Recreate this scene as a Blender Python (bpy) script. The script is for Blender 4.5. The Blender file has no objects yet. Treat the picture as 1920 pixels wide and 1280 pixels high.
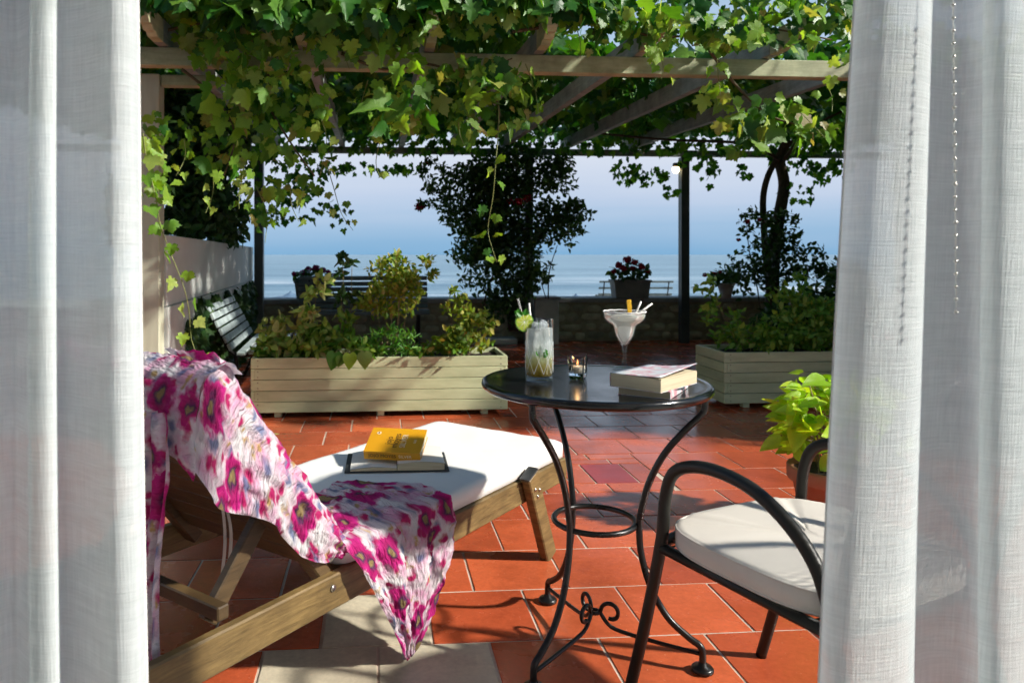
import bpy, math, random
import numpy as np
from mathutils import Vector, Matrix

random.seed(7)
rng = np.random.default_rng(11)
scene = bpy.context.scene
COL = scene.collection
R = math.radians

# ------------------------------------------------------------------ camera
F, CX, HY, HC = 1390.0, 810.0, 477.0, 1.06      # focal length (px of a 1920 wide frame), principal point, eye height
cam_data = bpy.data.cameras.new('camera')
cam = bpy.data.objects.new('camera', cam_data)
COL.objects.link(cam)
cam.location = (0, 0, HC)
cam.rotation_euler = (R(90), 0, 0)
cam_data.sensor_width = 36
cam_data.lens = F / 1920 * 36
cam_data.shift_x = (960 - CX) / 1920
cam_data.shift_y = -(640 - HY) / 1920
cam_data.clip_start = 0.05
cam_data.clip_end = 20000
cam_data.dof.use_dof = True
cam_data.dof.focus_distance = 2.2
cam_data.dof.aperture_fstop = 5.6
scene.camera = cam

# ------------------------------------------------------------------ world
SUN_EL, SUN_AZ = R(33), R(18)                    # from the right, a little from the house side
world = bpy.data.worlds.new('World')
scene.world = world
world.use_nodes = True
wn, wl = world.node_tree.nodes, world.node_tree.links
wn.clear()
w_out = wn.new('ShaderNodeOutputWorld')
w_bg = wn.new('ShaderNodeBackground')
w_sky = wn.new('ShaderNodeTexSky')
w_sky.sky_type = 'NISHITA'
w_sky.sun_disc = False
w_sky.sun_elevation = SUN_EL
w_sky.sun_rotation = R(90) + SUN_AZ
w_sky.air_density = 1.0
w_sky.dust_density = 1.0
w_sky.ozone_density = 2.0
w_tc = wn.new('ShaderNodeTexCoord')
w_sep = wn.new('ShaderNodeSeparateXYZ')
w_ramp = wn.new('ShaderNodeValToRGB')           # evening sky: blue band on the horizon, pale mauve above, blue overhead
cr = w_ramp.color_ramp
cr.elements[0].position = 0.0
cr.elements[0].color = (0.20, 0.42, 0.66, 1)
cr.elements[1].position = 1.0
cr.elements[1].color = (0.06, 0.12, 0.24, 1)
for p, c in ((0.035, (0.32, 0.49, 0.70, 1)), (0.075, (0.52, 0.60, 0.76, 1)), (0.125, (0.68, 0.71, 0.80, 1)), (0.20, (0.58, 0.71, 0.84, 1)), (0.42, (0.20, 0.35, 0.53, 1))):
    e = cr.elements.new(p); e.color = c
w_mul = wn.new('ShaderNodeMixRGB'); w_mul.blend_type = 'MIX'; w_mul.inputs[0].default_value = 0.9
w_scale = wn.new('ShaderNodeMixRGB'); w_scale.blend_type = 'MULTIPLY'; w_scale.inputs[0].default_value = 1.0
w_scale.inputs[2].default_value = (7.2, 7.4, 7.6, 1)
wl.new(w_tc.outputs['Generated'], w_sep.inputs[0])
w_map = wn.new('ShaderNodeMapping'); w_map.inputs['Scale'].default_value = (1.2, 1.2, 16.0)
w_nz = wn.new('ShaderNodeTexNoise'); w_nz.inputs['Scale'].default_value = 2.2; w_nz.inputs['Detail'].default_value = 6.0
wl.new(w_tc.outputs['Generated'], w_map.inputs[0]); wl.new(w_map.outputs[0], w_nz.inputs['Vector'])
w_ma = wn.new('ShaderNodeMath'); w_ma.operation = 'MULTIPLY_ADD'; w_ma.inputs[1].default_value = 0.045
w_mb = wn.new('ShaderNodeMath'); w_mb.operation = 'SUBTRACT'; w_mb.inputs[1].default_value = 0.0225
wl.new(w_nz.outputs['Fac'], w_ma.inputs[0]); wl.new(w_sep.outputs['Z'], w_ma.inputs[2]); wl.new(w_ma.outputs[0], w_mb.inputs[0])
wl.new(w_mb.outputs[0], w_ramp.inputs[0])
wl.new(w_ramp.outputs[0], w_scale.inputs[1])
wl.new(w_sky.outputs[0], w_mul.inputs[1])
wl.new(w_scale.outputs[0], w_mul.inputs[2])
wl.new(w_mul.outputs[0], w_bg.inputs['Color'])
w_bg.inputs['Strength'].default_value = 0.10
wl.new(w_bg.outputs[0], w_out.inputs[0])

# ------------------------------------------------------------------ sun
sd = bpy.data.lights.new('sun', 'SUN')
sd.energy = 5.0
sd.angle = R(2.2)
sd.color = (1.0, 0.95, 0.86)
sun = bpy.data.objects.new('sun', sd)
COL.objects.link(sun)
sun_from = Vector((math.cos(SUN_EL) * math.cos(SUN_AZ), -math.cos(SUN_EL) * math.sin(SUN_AZ), math.sin(SUN_EL)))
sun.rotation_euler = (-sun_from).to_track_quat('-Z', 'Y').to_euler()
sun.location = sun_from * 20

vs = scene.view_settings
vs.view_transform = 'Standard'
vs.look = 'None'
vs.exposure = 0.54
vs.gamma = 1.0
vs.use_curve_mapping = False
scene.cycles.transparent_max_bounces = 16
scene.cycles.max_bounces = 6
scene.cycles.use_light_tree = False
scene.cycles.diffuse_bounces = 3
scene.cycles.glossy_bounces = 3
scene.cycles.transmission_bounces = 7

# ------------------------------------------------------------------ helpers
def P(px, py, d):
    """point at depth d behind a pixel of the 1920 x 1280 frame"""
    return Vector(((px - CX) / F * d, d, HC - (py - HY) / F * d))
def G(px, py, z=0.0):
    """point of height z behind a pixel"""
    return P(px, py, F * (HC - z) / (py - HY))
TA = R(4.3)
def T(r, j, z=0.0):
    """terrace frame: r along the tile rows, j away from the house"""
    return Vector((r * math.cos(TA) - j * math.sin(TA), r * math.sin(TA) + j * math.cos(TA), z))
def TR(v):
    return (v[0] * math.cos(TA) + v[1] * math.sin(TA), -v[0] * math.sin(TA) + v[1] * math.cos(TA))
ROT_T = Matrix.Rotation(TA, 3, 'Z')

def tag(o, label=None, cat=None, group=None, kind=None):
    if label: o['label'] = label
    if cat: o['category'] = cat
    if group: o['group'] = group
    if kind: o['kind'] = kind
    return o
def empty(name, loc=(0, 0, 0), rz=0.0):
    o = bpy.data.objects.new(name, None)
    o.location = loc; o.rotation_euler = (0, 0, rz)
    o.empty_display_size = 0.1
    COL.objects.link(o)
    return o
PENDING = []
def link(name, me, mat=None, parent=None, smooth=False):
    o = bpy.data.objects.new(name, me)
    COL.objects.link(o)
    if mat is not None and not me.materials:
        me.materials.append(mat)
    if parent is not None:
        o.parent = parent
        # geometry below is written in world coordinates: undo the parent's transform
        m = Matrix.Identity(4); q = parent; chain = []
        while q is not None:
            chain.append(Matrix.Translation(q.location) @ q.rotation_euler.to_matrix().to_4x4()); q = q.parent
        for c in reversed(chain): m = m @ c
        o.matrix_parent_inverse = Matrix.Identity(4)
        inv = m.inverted()
        loc, rot, _ = inv.decompose()
        o.location = loc; o.rotation_euler = rot.to_euler()
    if smooth:
        me.polygons.foreach_set('use_smooth', [True] * len(me.polygons))
    return o

class MB:
    def __init__(self):
        self.v, self.f, self.s = [], [], []
    def add(self, vs, fs, smooth=False):
        b = len(self.v)
        self.v += [tuple(p) for p in vs]
        self.f += [tuple(i + b for i in f) for f in fs]
        self.s += [smooth] * len(fs)
        return self
    def obox(self, c, size, rot=None, ch=0.0):
        """box of full size about c, optional chamfer of all edges"""
        hx, hy, hz = (s / 2 for s in size)
        rot = rot or Matrix.Identity(3)
        c = Vector(c)
        if ch <= 0:
            vs = [c + rot @ Vector((x, y, z)) for z in (-hz, hz) for y in (-hy, hy) for x in (-hx, hx)]
            fs = [(0, 2, 3, 1), (4, 5, 7, 6), (0, 1, 5, 4), (2, 6, 7, 3), (0, 4, 6, 2), (1, 3, 7, 5)]
            return self.add(vs, fs)
        vs, idx = [], {}
        for sx in (-1, 1):
            for sy in (-1, 1):
                for sz in (-1, 1):
                    for ax in range(3):
                        p = [sx * (hx - ch), sy * (hy - ch), sz * (hz - ch)]
                        p[ax] = (sx, sy, sz)[ax] * (hx, hy, hz)[ax]
                        idx[(sx, sy, sz, ax)] = len(vs)
                        vs.append(c + rot @ Vector(p))
        fs = []
        for ax in range(3):
            a, b = [k for k in range(3) if k != ax]
            for s in (-1, 1):
                q = []
                for (sa, sb) in ((-1, -1), (1, -1), (1, 1), (-1, 1)):
                    t = [0, 0, 0]; t[ax] = s; t[a] = sa; t[b] = sb
                    q.append(idx[(t[0], t[1], t[2], ax)])
                fl = (s > 0) == (ax != 1)
                fs.append(tuple(q) if fl else tuple(reversed(q)))
        for ax in range(3):
            a, b = [k for k in range(3) if k != ax]
            for sa in (-1, 1):
                for sb in (-1, 1):
                    q = []
                    for (s, x) in ((-1, a), (1, a), (1, b), (-1, b)):
                        t = [0, 0, 0]; t[ax] = s; t[a] = sa; t[b] = sb
                        q.append(idx[(t[0], t[1], t[2], x)])
                    fs.append(tuple(q))
        for sx in (-1, 1):
            for sy in (-1, 1):
                for sz in (-1, 1):
                    fs.append(tuple(idx[(sx, sy, sz, k)] for k in range(3)))
        return self.add(vs, fs)
    def beam(self, p0, p1, w, h, up=(0, 0, 1), ch=0.0):
        """bar from p0 to p1 along its centre line, w across, h along 'up'"""
        p0, p1, up = Vector(p0), Vector(p1), Vector(up)
        d = p1 - p0; L = d.length; d.normalize()
        x = d.cross(up)
        if x.length < 1e-5: x = d.cross(Vector((1, 0, 0)))
        x.normalize()
        z = x.cross(d)
        rot = Matrix((x, d, z)).transposed()
        return self.obox((p0 + p1) / 2, (w, L, h), rot, ch)
    def tube(self, pts, r, n=8, caps=True, closed=False):
        pts = [Vector(p) for p in pts]
        m = len(pts)
        rs = r if isinstance(r, (list, tuple)) else [r] * m
        tang = []
        for i in range(m):
            if closed: t = pts[(i + 1) % m] - pts[(i - 1) % m]
            else: t = pts[min(i + 1, m - 1)] - pts[max(i - 1, 0)]
            if t.length < 1e-9: t = Vector((0, 0, 1))
            tang.append(t.normalized())
        a = tang[0].orthogonal().normalized()
        vs = []
        for i in range(m):
            t = tang[i]
            a = (a - t * a.dot(t))
            if a.length < 1e-6: a = t.orthogonal()
            a.normalize()
            b = t.cross(a)
            for k in range(n):
                an = 2 * math.pi * k / n
                vs.append(pts[i] + (a * math.cos(an) + b * math.sin(an)) * rs[i])
        fs = []
        for i in range(m if closed else m - 1):
            j = (i + 1) % m
            off = 0
            if closed and j == 0:
                best = 1e9
                for s in range(n):
                    dd = (vs[s] - vs[i * n]).length
                    if dd < best: best, off = dd, s
            for k in range(n):
                k2 = (k + 1) % n
                fs.append((i * n + k, i * n + k2, j * n + (k2 + off) % n, j * n + (k + off) % n))
        if caps and not closed:
            fs.append(tuple(reversed(range(n))))
            fs.append(tuple((m - 1) * n + k for k in range(n)))
        return self.add(vs, fs, True)
    def lathe(self, prof, c=(0, 0, 0), n=32, caps=(True, True), sx=1.0):
        c = Vector(c)
        vs, fs = [], []
        for (r, z) in prof:
            for k in range(n):
                an = 2 * math.pi * k / n
                vs.append(c + Vector((r * math.cos(an) * sx, r * math.sin(an), z)))
        for i in range(len(prof) - 1):
            for k in range(n):
                k2 = (k + 1) % n
                fs.append((i * n + k, i * n + k2, (i + 1) * n + k2, (i + 1) * n + k))
        if caps[0]: fs.append(tuple(reversed(range(n))))
        if caps[1]: fs.append(tuple((len(prof) - 1) * n + k for k in range(n)))
        return self.add(vs, fs, True)
    def prism(self, poly, thick, origin, ax, ay, az):
        """outline in the ax/ay plane, extruded along az"""
        o, ax, ay, az = Vector(origin), Vector(ax), Vector(ay), Vector(az)
        n = len(poly)
        vs = [o + ax * x + ay * y for x, y in poly] + [o + ax * x + ay * y + az * thick for x, y in poly]
        fs = [tuple(reversed(range(n))), tuple(range(n, 2 * n))]
        fs += [(i, (i + 1) % n, (i + 1) % n + n, i + n) for i in range(n)]
        return self.add(vs, fs)
    def mesh(self, name):
        me = bpy.data.meshes.new(name)
        me.from_pydata(self.v, [], self.f)
        me.polygons.foreach_set('use_smooth', self.s)
        me.update()
        return me
    def build(self, name, mat, parent=None, bevel=0.0, seg=2):
        me = self.mesh(name)
        o = link(name, me, mat, parent)
        if bevel > 0:
            b = o.modifiers.new('bevel', 'BEVEL'); b.width = bevel; b.segments = seg; b.limit_method = 'ANGLE'; b.angle_limit = R(40)
        return o

def catmull(pts, n=8):
    pts = [Vector(p) for p in pts]
    out = []
    for i in range(len(pts) - 1):
        p0 = pts[max(i - 1, 0)]; p1 = pts[i]; p2 = pts[i + 1]; p3 = pts[min(i + 2, len(pts) - 1)]
        for k in range(n):
            t = k / n
            out.append(0.5 * ((2 * p1) + (p2 - p0) * t + (2 * p0 - 5 * p1 + 4 * p2 - p3) * t * t + (3 * p1 - p0 - 3 * p2 + p3) * t ** 3))
    out.append(pts[-1])
    return out
def grid_mesh(name, rows, closed=False, uvs=None):
    """rows: list of equal-length lists of points"""
    m, n = len(rows), len(rows[0])
    vs = [tuple(p) for r in rows for p in r]
    fs = []
    for i in range(m - 1):
        for k in range(n - 1):
            fs.append((i * n + k, i * n + k + 1, (i + 1) * n + k + 1, (i + 1) * n + k))
    return vs, fs

# ------------------------------------------------------------------ materials
def new_mat(name):
    m = bpy.data.materials.new(name); m.use_nodes = True
    nt = m.node_tree; nt.nodes.clear()
    out = nt.nodes.new('ShaderNodeOutputMaterial')
    return m, nt.nodes, nt.links, out
def pr(n, **kw):
    b = n.new('ShaderNodeBsdfPrincipled')
    for k, v in kw.items():
        k = k.replace('_', ' ')
        b.inputs[k].default_value = v
    return b
def c4(c): return (c[0], c[1], c[2], 1.0)
def noise(n, l, scale, detail=4.0, rough=0.55, coord='Object', stretch=None, dist=0.0):
    tc = n.new('ShaderNodeTexCoord')
    tx = n.new('ShaderNodeTexNoise')
    tx.inputs['Scale'].default_value = scale; tx.inputs['Detail'].default_value = detail
    tx.inputs['Roughness'].default_value = rough; tx.inputs['Distortion'].default_value = dist
    if coord == 'Position':
        src = n.new('ShaderNodeNewGeometry').outputs['Position']
    else:
        src = tc.outputs[coord]
    if stretch:
        mp = n.new('ShaderNodeMapping'); mp.inputs['Scale'].default_value = stretch
        l.new(src, mp.inputs[0]); src = mp.outputs[0]
    l.new(src, tx.inputs['Vector'])
    return tx
def ramp(n, l, src, stops):
    r = n.new('ShaderNodeValToRGB')
    e = r.color_ramp.elements
    e[0].position, e[0].color = stops[0][0], c4(stops[0][1])
    e[1].position, e[1].color = stops[-1][0], c4(stops[-1][1])
    for p, c in stops[1:-1]:
        x = e.new(p); x.color = c4(c)
    l.new(src, r.inputs[0])
    return r
def mixc(n, l, fac, a, b, mode='MIX'):
    m = n.new('ShaderNodeMixRGB'); m.blend_type = mode
    for i, x in enumerate((fac, a, b)):
        if isinstance(x, (int, float)): m.inputs[i].default_value = x
        elif isinstance(x, (tuple, list)): m.inputs[i].default_value = c4(x)
        else: l.new(x, m.inputs[i])
    return m
def bump(n, l, src, strength, dist=0.01, prev=None):
    b = n.new('ShaderNodeBump'); b.inputs['Strength'].default_value = strength; b.inputs['Distance'].default_value = dist
    l.new(src, b.inputs['Height'])
    if prev is not None: l.new(prev, b.inputs['Normal'])
    return b
def math_n(n, l, op, a, b=None, clamp=False):
    m = n.new('ShaderNodeMath'); m.operation = op; m.use_clamp = clamp
    for i, x in enumerate((a, b)):
        if x is None: continue
        if isinstance(x, (int, float)): m.inputs[i].default_value = x
        else: l.new(x, m.inputs[i])
    return m
def rnd(n, l):
    """a random number per object and per loose piece of a mesh"""
    oi = n.new('ShaderNodeObjectInfo'); ge = n.new('ShaderNodeNewGeometry')
    a = math_n(n, l, 'ADD', oi.outputs['Random'], ge.outputs['Random Per Island'])
    return math_n(n, l, 'FRACT', a.outputs[0]).outputs[0]

def mat_plain(name, c1, c2=None, rough=0.6, scale=6.0, bmp=0.0, bscale=60.0, spec=0.5, metal=0.0, var=0.0, coat=0.0, stretch=None):
    m, n, l, out = new_mat(name)
    b = pr(n, Roughness=rough, Metallic=metal)
    b.inputs['Specular IOR Level'].default_value = spec
    b.inputs['Coat Weight'].default_value = coat
    c2 = c2 or tuple(x * 0.82 for x in c1)
    nz = noise(n, l, scale, 6, 0.6, stretch=stretch)
    rp = ramp(n, l, nz.outputs['Fac'], [(0.35, c1), (0.68, c2)])
    col = rp.outputs[0]
    if var > 0:
        h = n.new('ShaderNodeHueSaturation')
        v = math_n(n, l, 'MULTIPLY_ADD', rnd(n, l), var * 2); v.inputs[2].default_value = 1 - var
        l.new(v.outputs[0], h.inputs['Value']); l.new(col, h.inputs['Color']); col = h.outputs[0]
    l.new(col, b.inputs['Base Color'])
    rr = math_n(n, l, 'MULTIPLY_ADD', nz.outputs['Fac'], 0.25); rr.inputs[2].default_value = rough - 0.12
    l.new(rr.outputs[0], b.inputs['Roughness'])
    if bmp > 0:
        nb = noise(n, l, bscale, 5, 0.65, stretch=stretch)
        l.new(bump(n, l, nb.outputs['Fac'], bmp, 0.004).outputs[0], b.inputs['Normal'])
    l.new(b.outputs[0], out.inputs[0])
    return m

def mat_wood(name, c1, c2, rough=0.55, stretch=(4, 40, 40), scale=1.5, var=0.12, bmp=0.25):
    """grain runs along local x of the stretch; given in object (world-aligned) coordinates"""
    m, n, l, out = new_mat(name)
    b = pr(n, Roughness=rough)
    nz = noise(n, l, scale, 8, 0.65, stretch=stretch, dist=0.8)
    rp = ramp(n, l, nz.outputs['Fac'], [(0.3, c1), (0.52, tuple((x + y) / 2 for x, y in zip(c1, c2))), (0.7, c2)])
    big = noise(n, l, 7.0, 5, 0.65)
    d = mixc(n, l, 0.6, rp.outputs[0], ramp(n, l, big.outputs['Fac'], [(0.3, (0.38, 0.38, 0.38)), (0.7, (1.2, 1.2, 1.2))]).outputs[0], 'MULTIPLY')
    h = n.new('ShaderNodeHueSaturation')
    v = math_n(n, l, 'MULTIPLY_ADD', rnd(n, l), var * 2); v.inputs[2].default_value = 1 - var
    l.new(v.outputs[0], h.inputs['Value']); l.new(d.outputs[0], h.inputs['Color'])
    l.new(h.outputs[0], b.inputs['Base Color'])
    l.new(bump(n, l, nz.outputs['Fac'], bmp, 0.003).outputs[0], b.inputs['Normal'])
    l.new(b.outputs[0], out.inputs[0])
    return m

def mat_leaf(name, cols, trans=0.35, rough=0.45, spec=0.4, tr_tint=(1.7, 1.7, 0.45), vein=True):
    m, n, l, out = new_mat(name)
    r = rnd(n, l)
    stops = [(i / (len(cols) - 1), c) for i, c in enumerate(cols)]
    rp = ramp(n, l, r, stops)
    nz = noise(n, l, 45.0, 4, 0.6)
    dk = ramp(n, l, nz.outputs['Fac'], [(0.3, (0.72, 0.76, 0.7)), (0.7, (1.18, 1.15, 1.1))])
    cm = mixc(n, l, 1.0, rp.outputs[0], dk.outputs[0], 'MULTIPLY')
    b = pr(n, Roughness=rough)
    b.inputs['Specular IOR Level'].default_value = spec
    l.new(cm.outputs[0], b.inputs['Base Color'])
    l.new(bump(n, l, nz.outputs['Fac'], 0.5, 0.004).outputs[0], b.inputs['Normal'])
    t = n.new('ShaderNodeBsdfTranslucent')
    tm = mixc(n, l, 1.0, cm.outputs[0], tr_tint, 'MULTIPLY')
    l.new(tm.outputs[0], t.inputs['Color'])
    mx = n.new('ShaderNodeMixShader'); mx.inputs[0].default_value = trans
    l.new(b.outputs[0], mx.inputs[1]); l.new(t.outputs[0], mx.inputs[2])
    l.new(mx.outputs[0], out.inputs[0])
    return m

def mat_tile(name, c1, c2, rough):
    m, n, l, out = new_mat(name)
    b = pr(n, Roughness=rough)
    b.inputs['Specular IOR Level'].default_value = 0.5
    r = rnd(n, l)
    tc = n.new('ShaderNodeTexCoord')
    big = noise(n, l, 3.0, 5, 0.6, 'Position')
    fine = noise(n, l, 60.0, 4, 0.7, 'Position')
    base = ramp(n, l, r, [(0.0, c1), (1.0, c2)])
    a = mixc(n, l, 0.55, base.outputs[0], ramp(n, l, big.outputs['Fac'], [(0.25, (0.55, 0.53, 0.53)), (0.75, (1.30, 1.28, 1.26))]).outputs[0], 'MULTIPLY')
    a2 = mixc(n, l, 0.5, a.outputs[0], ramp(n, l, fine.outputs['Fac'], [(0.3, (0.7, 0.7, 0.7)), (0.72, (1.2, 1.2, 1.2))]).outputs[0], 'MULTIPLY')
    st_ = noise(n, l, 1.6, 7, 0.7, 'Position')
    a2 = mixc(n, l, 0.8, a2.outputs[0], ramp(n, l, st_.outputs['Fac'], [(0.34, (0.62, 0.60, 0.60)), (0.50, (1.0, 1.0, 1.0)), (0.66, (1.12, 1.16, 1.2))]).outputs[0], 'MULTIPLY')
    sp = noise(n, l, 130.0, 2, 0.5, 'Position')
    a3 = mixc(n, l, ramp(n, l, sp.outputs['Fac'], [(0.70, (0, 0, 0)), (0.76, (0.5, 0.5, 0.5))]).outputs[0], a2.outputs[0], (0.75, 0.45, 0.30))
    l.new(a3.outputs[0], b.inputs['Base Color'])
    rr = ramp(n, l, big.outputs['Fac'], [(0.3, (rough - 0.05,) * 3), (0.7, (rough + 0.16,) * 3)])
    l.new(rr.outputs[0], b.inputs['Roughness'])
    bb = bump(n, l, fine.outputs['Fac'], 0.10, 0.003)
    bb2 = bump(n, l, noise(n, l, 9.0, 3, 0.55, 'Position').outputs['Fac'], 0.12, 0.01, bb.outputs[0])
    l.new(bb2.outputs[0], b.inputs['Normal'])
    l.new(b.outputs[0], out.inputs[0])
    return m

M = {}
M['terracotta'] = mat_tile('terracotta_tile', (0.40, 0.070, 0.027), (0.62, 0.132, 0.048), 0.18)
M['cream_tile'] = mat_tile('cream_tile', (0.56, 0.50, 0.37), (0.62, 0.56, 0.43), 0.36)
M['purple_tile'] = mat_tile('purple_tile', (0.33, 0.055, 0.06), (0.36, 0.06, 0.07), 0.34)
M['grout'] = mat_plain('grout', (0.64, 0.55, 0.45), (0.36, 0.28, 0.21), 0.9, 5, 0.4, 150)
M['planter_paint'] = mat_plain('planter_paint', (0.55, 0.59, 0.36), (0.41, 0.45, 0.26), 0.5, 4, 0.25, 60, var=0.07, stretch=(1, 1, 5))
M['soil'] = mat_plain('soil', (0.045, 0.030, 0.020), (0.02, 0.014, 0.01), 0.95, 40, 1.0, 120)
M['white_wall'] = mat_plain('white_wall', (0.66, 0.67, 0.64), (0.56, 0.58, 0.55), 0.85, 2.2, 0.3, 60)
M['grey_wall'] = mat_plain('grey_wall', (0.72, 0.75, 0.72), (0.62, 0.65, 0.62), 0.85, 2.5, 0.3, 60)
M['plaster'] = mat_plain('plaster', (0.74, 0.75, 0.73), (0.66, 0.67, 0.65), 0.9, 2.0, 0.3, 50)
M['stone'] = mat_plain('wall_stone', (0.46, 0.43, 0.30), (0.26, 0.26, 0.17), 0.9, 9, 0.8, 60, var=0.40)
M['mortar'] = mat_plain('wall_mortar', (0.34, 0.31, 0.20), (0.22, 0.20, 0.13), 0.95, 12, 0.8, 90)
M['cap'] = mat_plain('wall_cap', (0.30, 0.31, 0.30), (0.22, 0.23, 0.22), 0.8, 8, 0.5, 70)
M['concrete'] = mat_plain('concrete', (0.50, 0.51, 0.46), (0.38, 0.39, 0.35), 0.85, 8, 0.4, 70)
M['pergola_wood'] = mat_wood('pergola_wood', (0.38, 0.42, 0.25), (0.54, 0.56, 0.36), 0.75, (3, 3, 30), 1.2, 0.12, 0.5)
M['pergola_grey'] = mat_wood('pergola_grey', (0.21, 0.26, 0.25), (0.34, 0.39, 0.38), 0.75, (3, 3, 30), 1.2, 0.15, 0.5)
M['post_paint'] = mat_plain('post_paint', (0.55, 0.56, 0.42), (0.46, 0.46, 0.34), 0.6, 3, 0.2, 60, stretch=(8, 8, 1))
M['dark_metal_post'] = mat_plain('dark_post', (0.06, 0.075, 0.07), (0.04, 0.05, 0.05), 0.45, 4, 0.1, 60)
M['bench_paint'] = mat_wood('bench_paint', (0.34, 0.42, 0.42), (0.50, 0.58, 0.58), 0.55, (20, 3, 30), 1.0, 0.08, 0.25)
M['bench_dark'] = mat_wood('bench_dark', (0.10, 0.13, 0.13), (0.17, 0.20, 0.20), 0.6, (3, 20, 30), 1.0, 0.08, 0.25)
M['iron'] = mat_plain('black_iron', (0.004, 0.0042, 0.004), (0.007, 0.007, 0.0065), 0.30, 20, 0.12, 140, spec=0.45)
M['iron_chair'] = mat_plain('chair_iron', (0.009, 0.009, 0.0065), (0.014, 0.0135, 0.010), 0.42, 20, 0.12, 200, spec=0.35)
M['table_top'] = mat_plain('table_top_enamel', (0.004, 0.0045, 0.0045), (0.006, 0.0065, 0.0065), 0.17, 9, 0.05, 60, spec=0.55)
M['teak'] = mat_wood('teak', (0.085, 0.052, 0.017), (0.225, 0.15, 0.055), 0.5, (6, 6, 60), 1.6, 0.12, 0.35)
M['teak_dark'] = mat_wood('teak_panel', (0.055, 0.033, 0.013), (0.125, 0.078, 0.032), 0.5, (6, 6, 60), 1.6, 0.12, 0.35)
M['rubber'] = mat_plain('rubber', (0.03, 0.032, 0.032), (0.05, 0.05, 0.05), 0.55, 20)
M['steel'] = mat_plain('steel', (0.55, 0.54, 0.50), (0.45, 0.44, 0.42), 0.3, 20, metal=1.0)
M['steel_dull'] = mat_plain('dull_screw', (0.30, 0.28, 0.22), (0.22, 0.18, 0.13), 0.6, 30, metal=0.5)
M['trunk'] = mat_plain('vine_bark', (0.075, 0.055, 0.035), (0.035, 0.026, 0.018), 0.95, 20, 1.0, 60, stretch=(4, 4, 1))
M['stem_green'] = mat_plain('green_stem', (0.22, 0.26, 0.07), (0.16, 0.17, 0.05), 0.6, 20)
M['stem_tan'] = mat_plain('tan_stem', (0.26, 0.21, 0.10), (0.16, 0.12, 0.06), 0.7, 20)
M['stem_wood'] = mat_plain('vine_shoot', (0.15, 0.11, 0.06), (0.08, 0.06, 0.035), 0.9, 30, 0.6, 80)
M['pot_terra'] = mat_plain('pot_terracotta', (0.46, 0.20, 0.11), (0.38, 0.15, 0.08), 0.8, 7, 0.3, 70)
M['pot_grey'] = mat_plain('pot_grey', (0.20, 0.20, 0.18), (0.14, 0.14, 0.13), 0.8, 9, 0.4, 60)
M['pot_pale'] = mat_plain('pot_pale', (0.46, 0.47, 0.44), (0.34, 0.35, 0.33), 0.8, 9, 0.4, 60)
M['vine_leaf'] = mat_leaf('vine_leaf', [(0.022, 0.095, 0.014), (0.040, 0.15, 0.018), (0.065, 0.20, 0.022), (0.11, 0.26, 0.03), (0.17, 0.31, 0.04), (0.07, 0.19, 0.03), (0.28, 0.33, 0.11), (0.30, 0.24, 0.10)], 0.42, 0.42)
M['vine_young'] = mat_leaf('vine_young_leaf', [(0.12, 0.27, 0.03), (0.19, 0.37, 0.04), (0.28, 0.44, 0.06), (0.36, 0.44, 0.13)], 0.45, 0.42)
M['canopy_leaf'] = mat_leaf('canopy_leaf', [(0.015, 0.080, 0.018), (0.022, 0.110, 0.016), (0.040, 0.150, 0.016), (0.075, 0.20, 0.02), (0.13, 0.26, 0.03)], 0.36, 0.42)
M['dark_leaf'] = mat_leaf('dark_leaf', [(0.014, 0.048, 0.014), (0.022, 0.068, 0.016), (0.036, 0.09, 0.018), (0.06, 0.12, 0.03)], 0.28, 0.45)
M['shrub_leaf'] = mat_leaf('shrub_leaf', [(0.06, 0.17, 0.02), (0.11, 0.26, 0.025), (0.20, 0.34, 0.04), (0.28, 0.36, 0.08), (0.12, 0.32, 0.03)], 0.3, 0.45)
M['pale_leaf'] = mat_leaf('pale_leaf', [(0.42, 0.46, 0.16), (0.46, 0.40, 0.18), (0.18, 0.34, 0.05), (0.44, 0.50, 0.17), (0.16, 0.32, 0.04)], 0.3, 0.5)
M['bronze_leaf'] = mat_leaf('bronze_leaf', [(0.18, 0.26, 0.02), (0.28, 0.32, 0.03), (0.10, 0.24, 0.02), (0.42, 0.34, 0.09), (0.17, 0.31, 0.03), (0.26, 0.34, 0.04)], 0.3, 0.5)
M['grass_leaf'] = mat_leaf('bright_leaf', [(0.06, 0.20, 0.03), (0.10, 0.28, 0.04), (0.16, 0.34, 0.05)], 0.35, 0.45)
M['hosta_leaf'] = mat_leaf('lime_leaf', [(0.22, 0.46, 0.02), (0.40, 0.60, 0.03), (0.54, 0.66, 0.05), (0.30, 0.54, 0.02), (0.60, 0.64, 0.16)], 0.42, 0.30, 0.6)
M['petal_red'] = mat_leaf('petal_red', [(0.28, 0.004, 0.02), (0.38, 0.008, 0.03), (0.20, 0.003, 0.015)], 0.25, 0.5, 0.3, (1.2, 0.6, 0.6))
M['petal_purple'] = mat_leaf('petal_purple', [(0.22, 0.006, 0.09), (0.30, 0.01, 0.12), (0.16, 0.004, 0.06)], 0.25, 0.5, 0.3, (1.2, 0.6, 0.8))
M['cream_cloth'] = mat_plain('cream_cloth', (0.66, 0.62, 0.55), (0.60, 0.56, 0.50), 0.9, 5, 0.25, 500, spec=0.2)
M['mattress'] = mat_plain('white_mattress_cloth', (0.80, 0.80, 0.77), (0.76, 0.76, 0.74), 0.9, 4, 0.25, 420, spec=0.2)
M['paper'] = mat_plain('paper', (0.74, 0.72, 0.66), (0.68, 0.66, 0.60), 0.85, 8)
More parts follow.
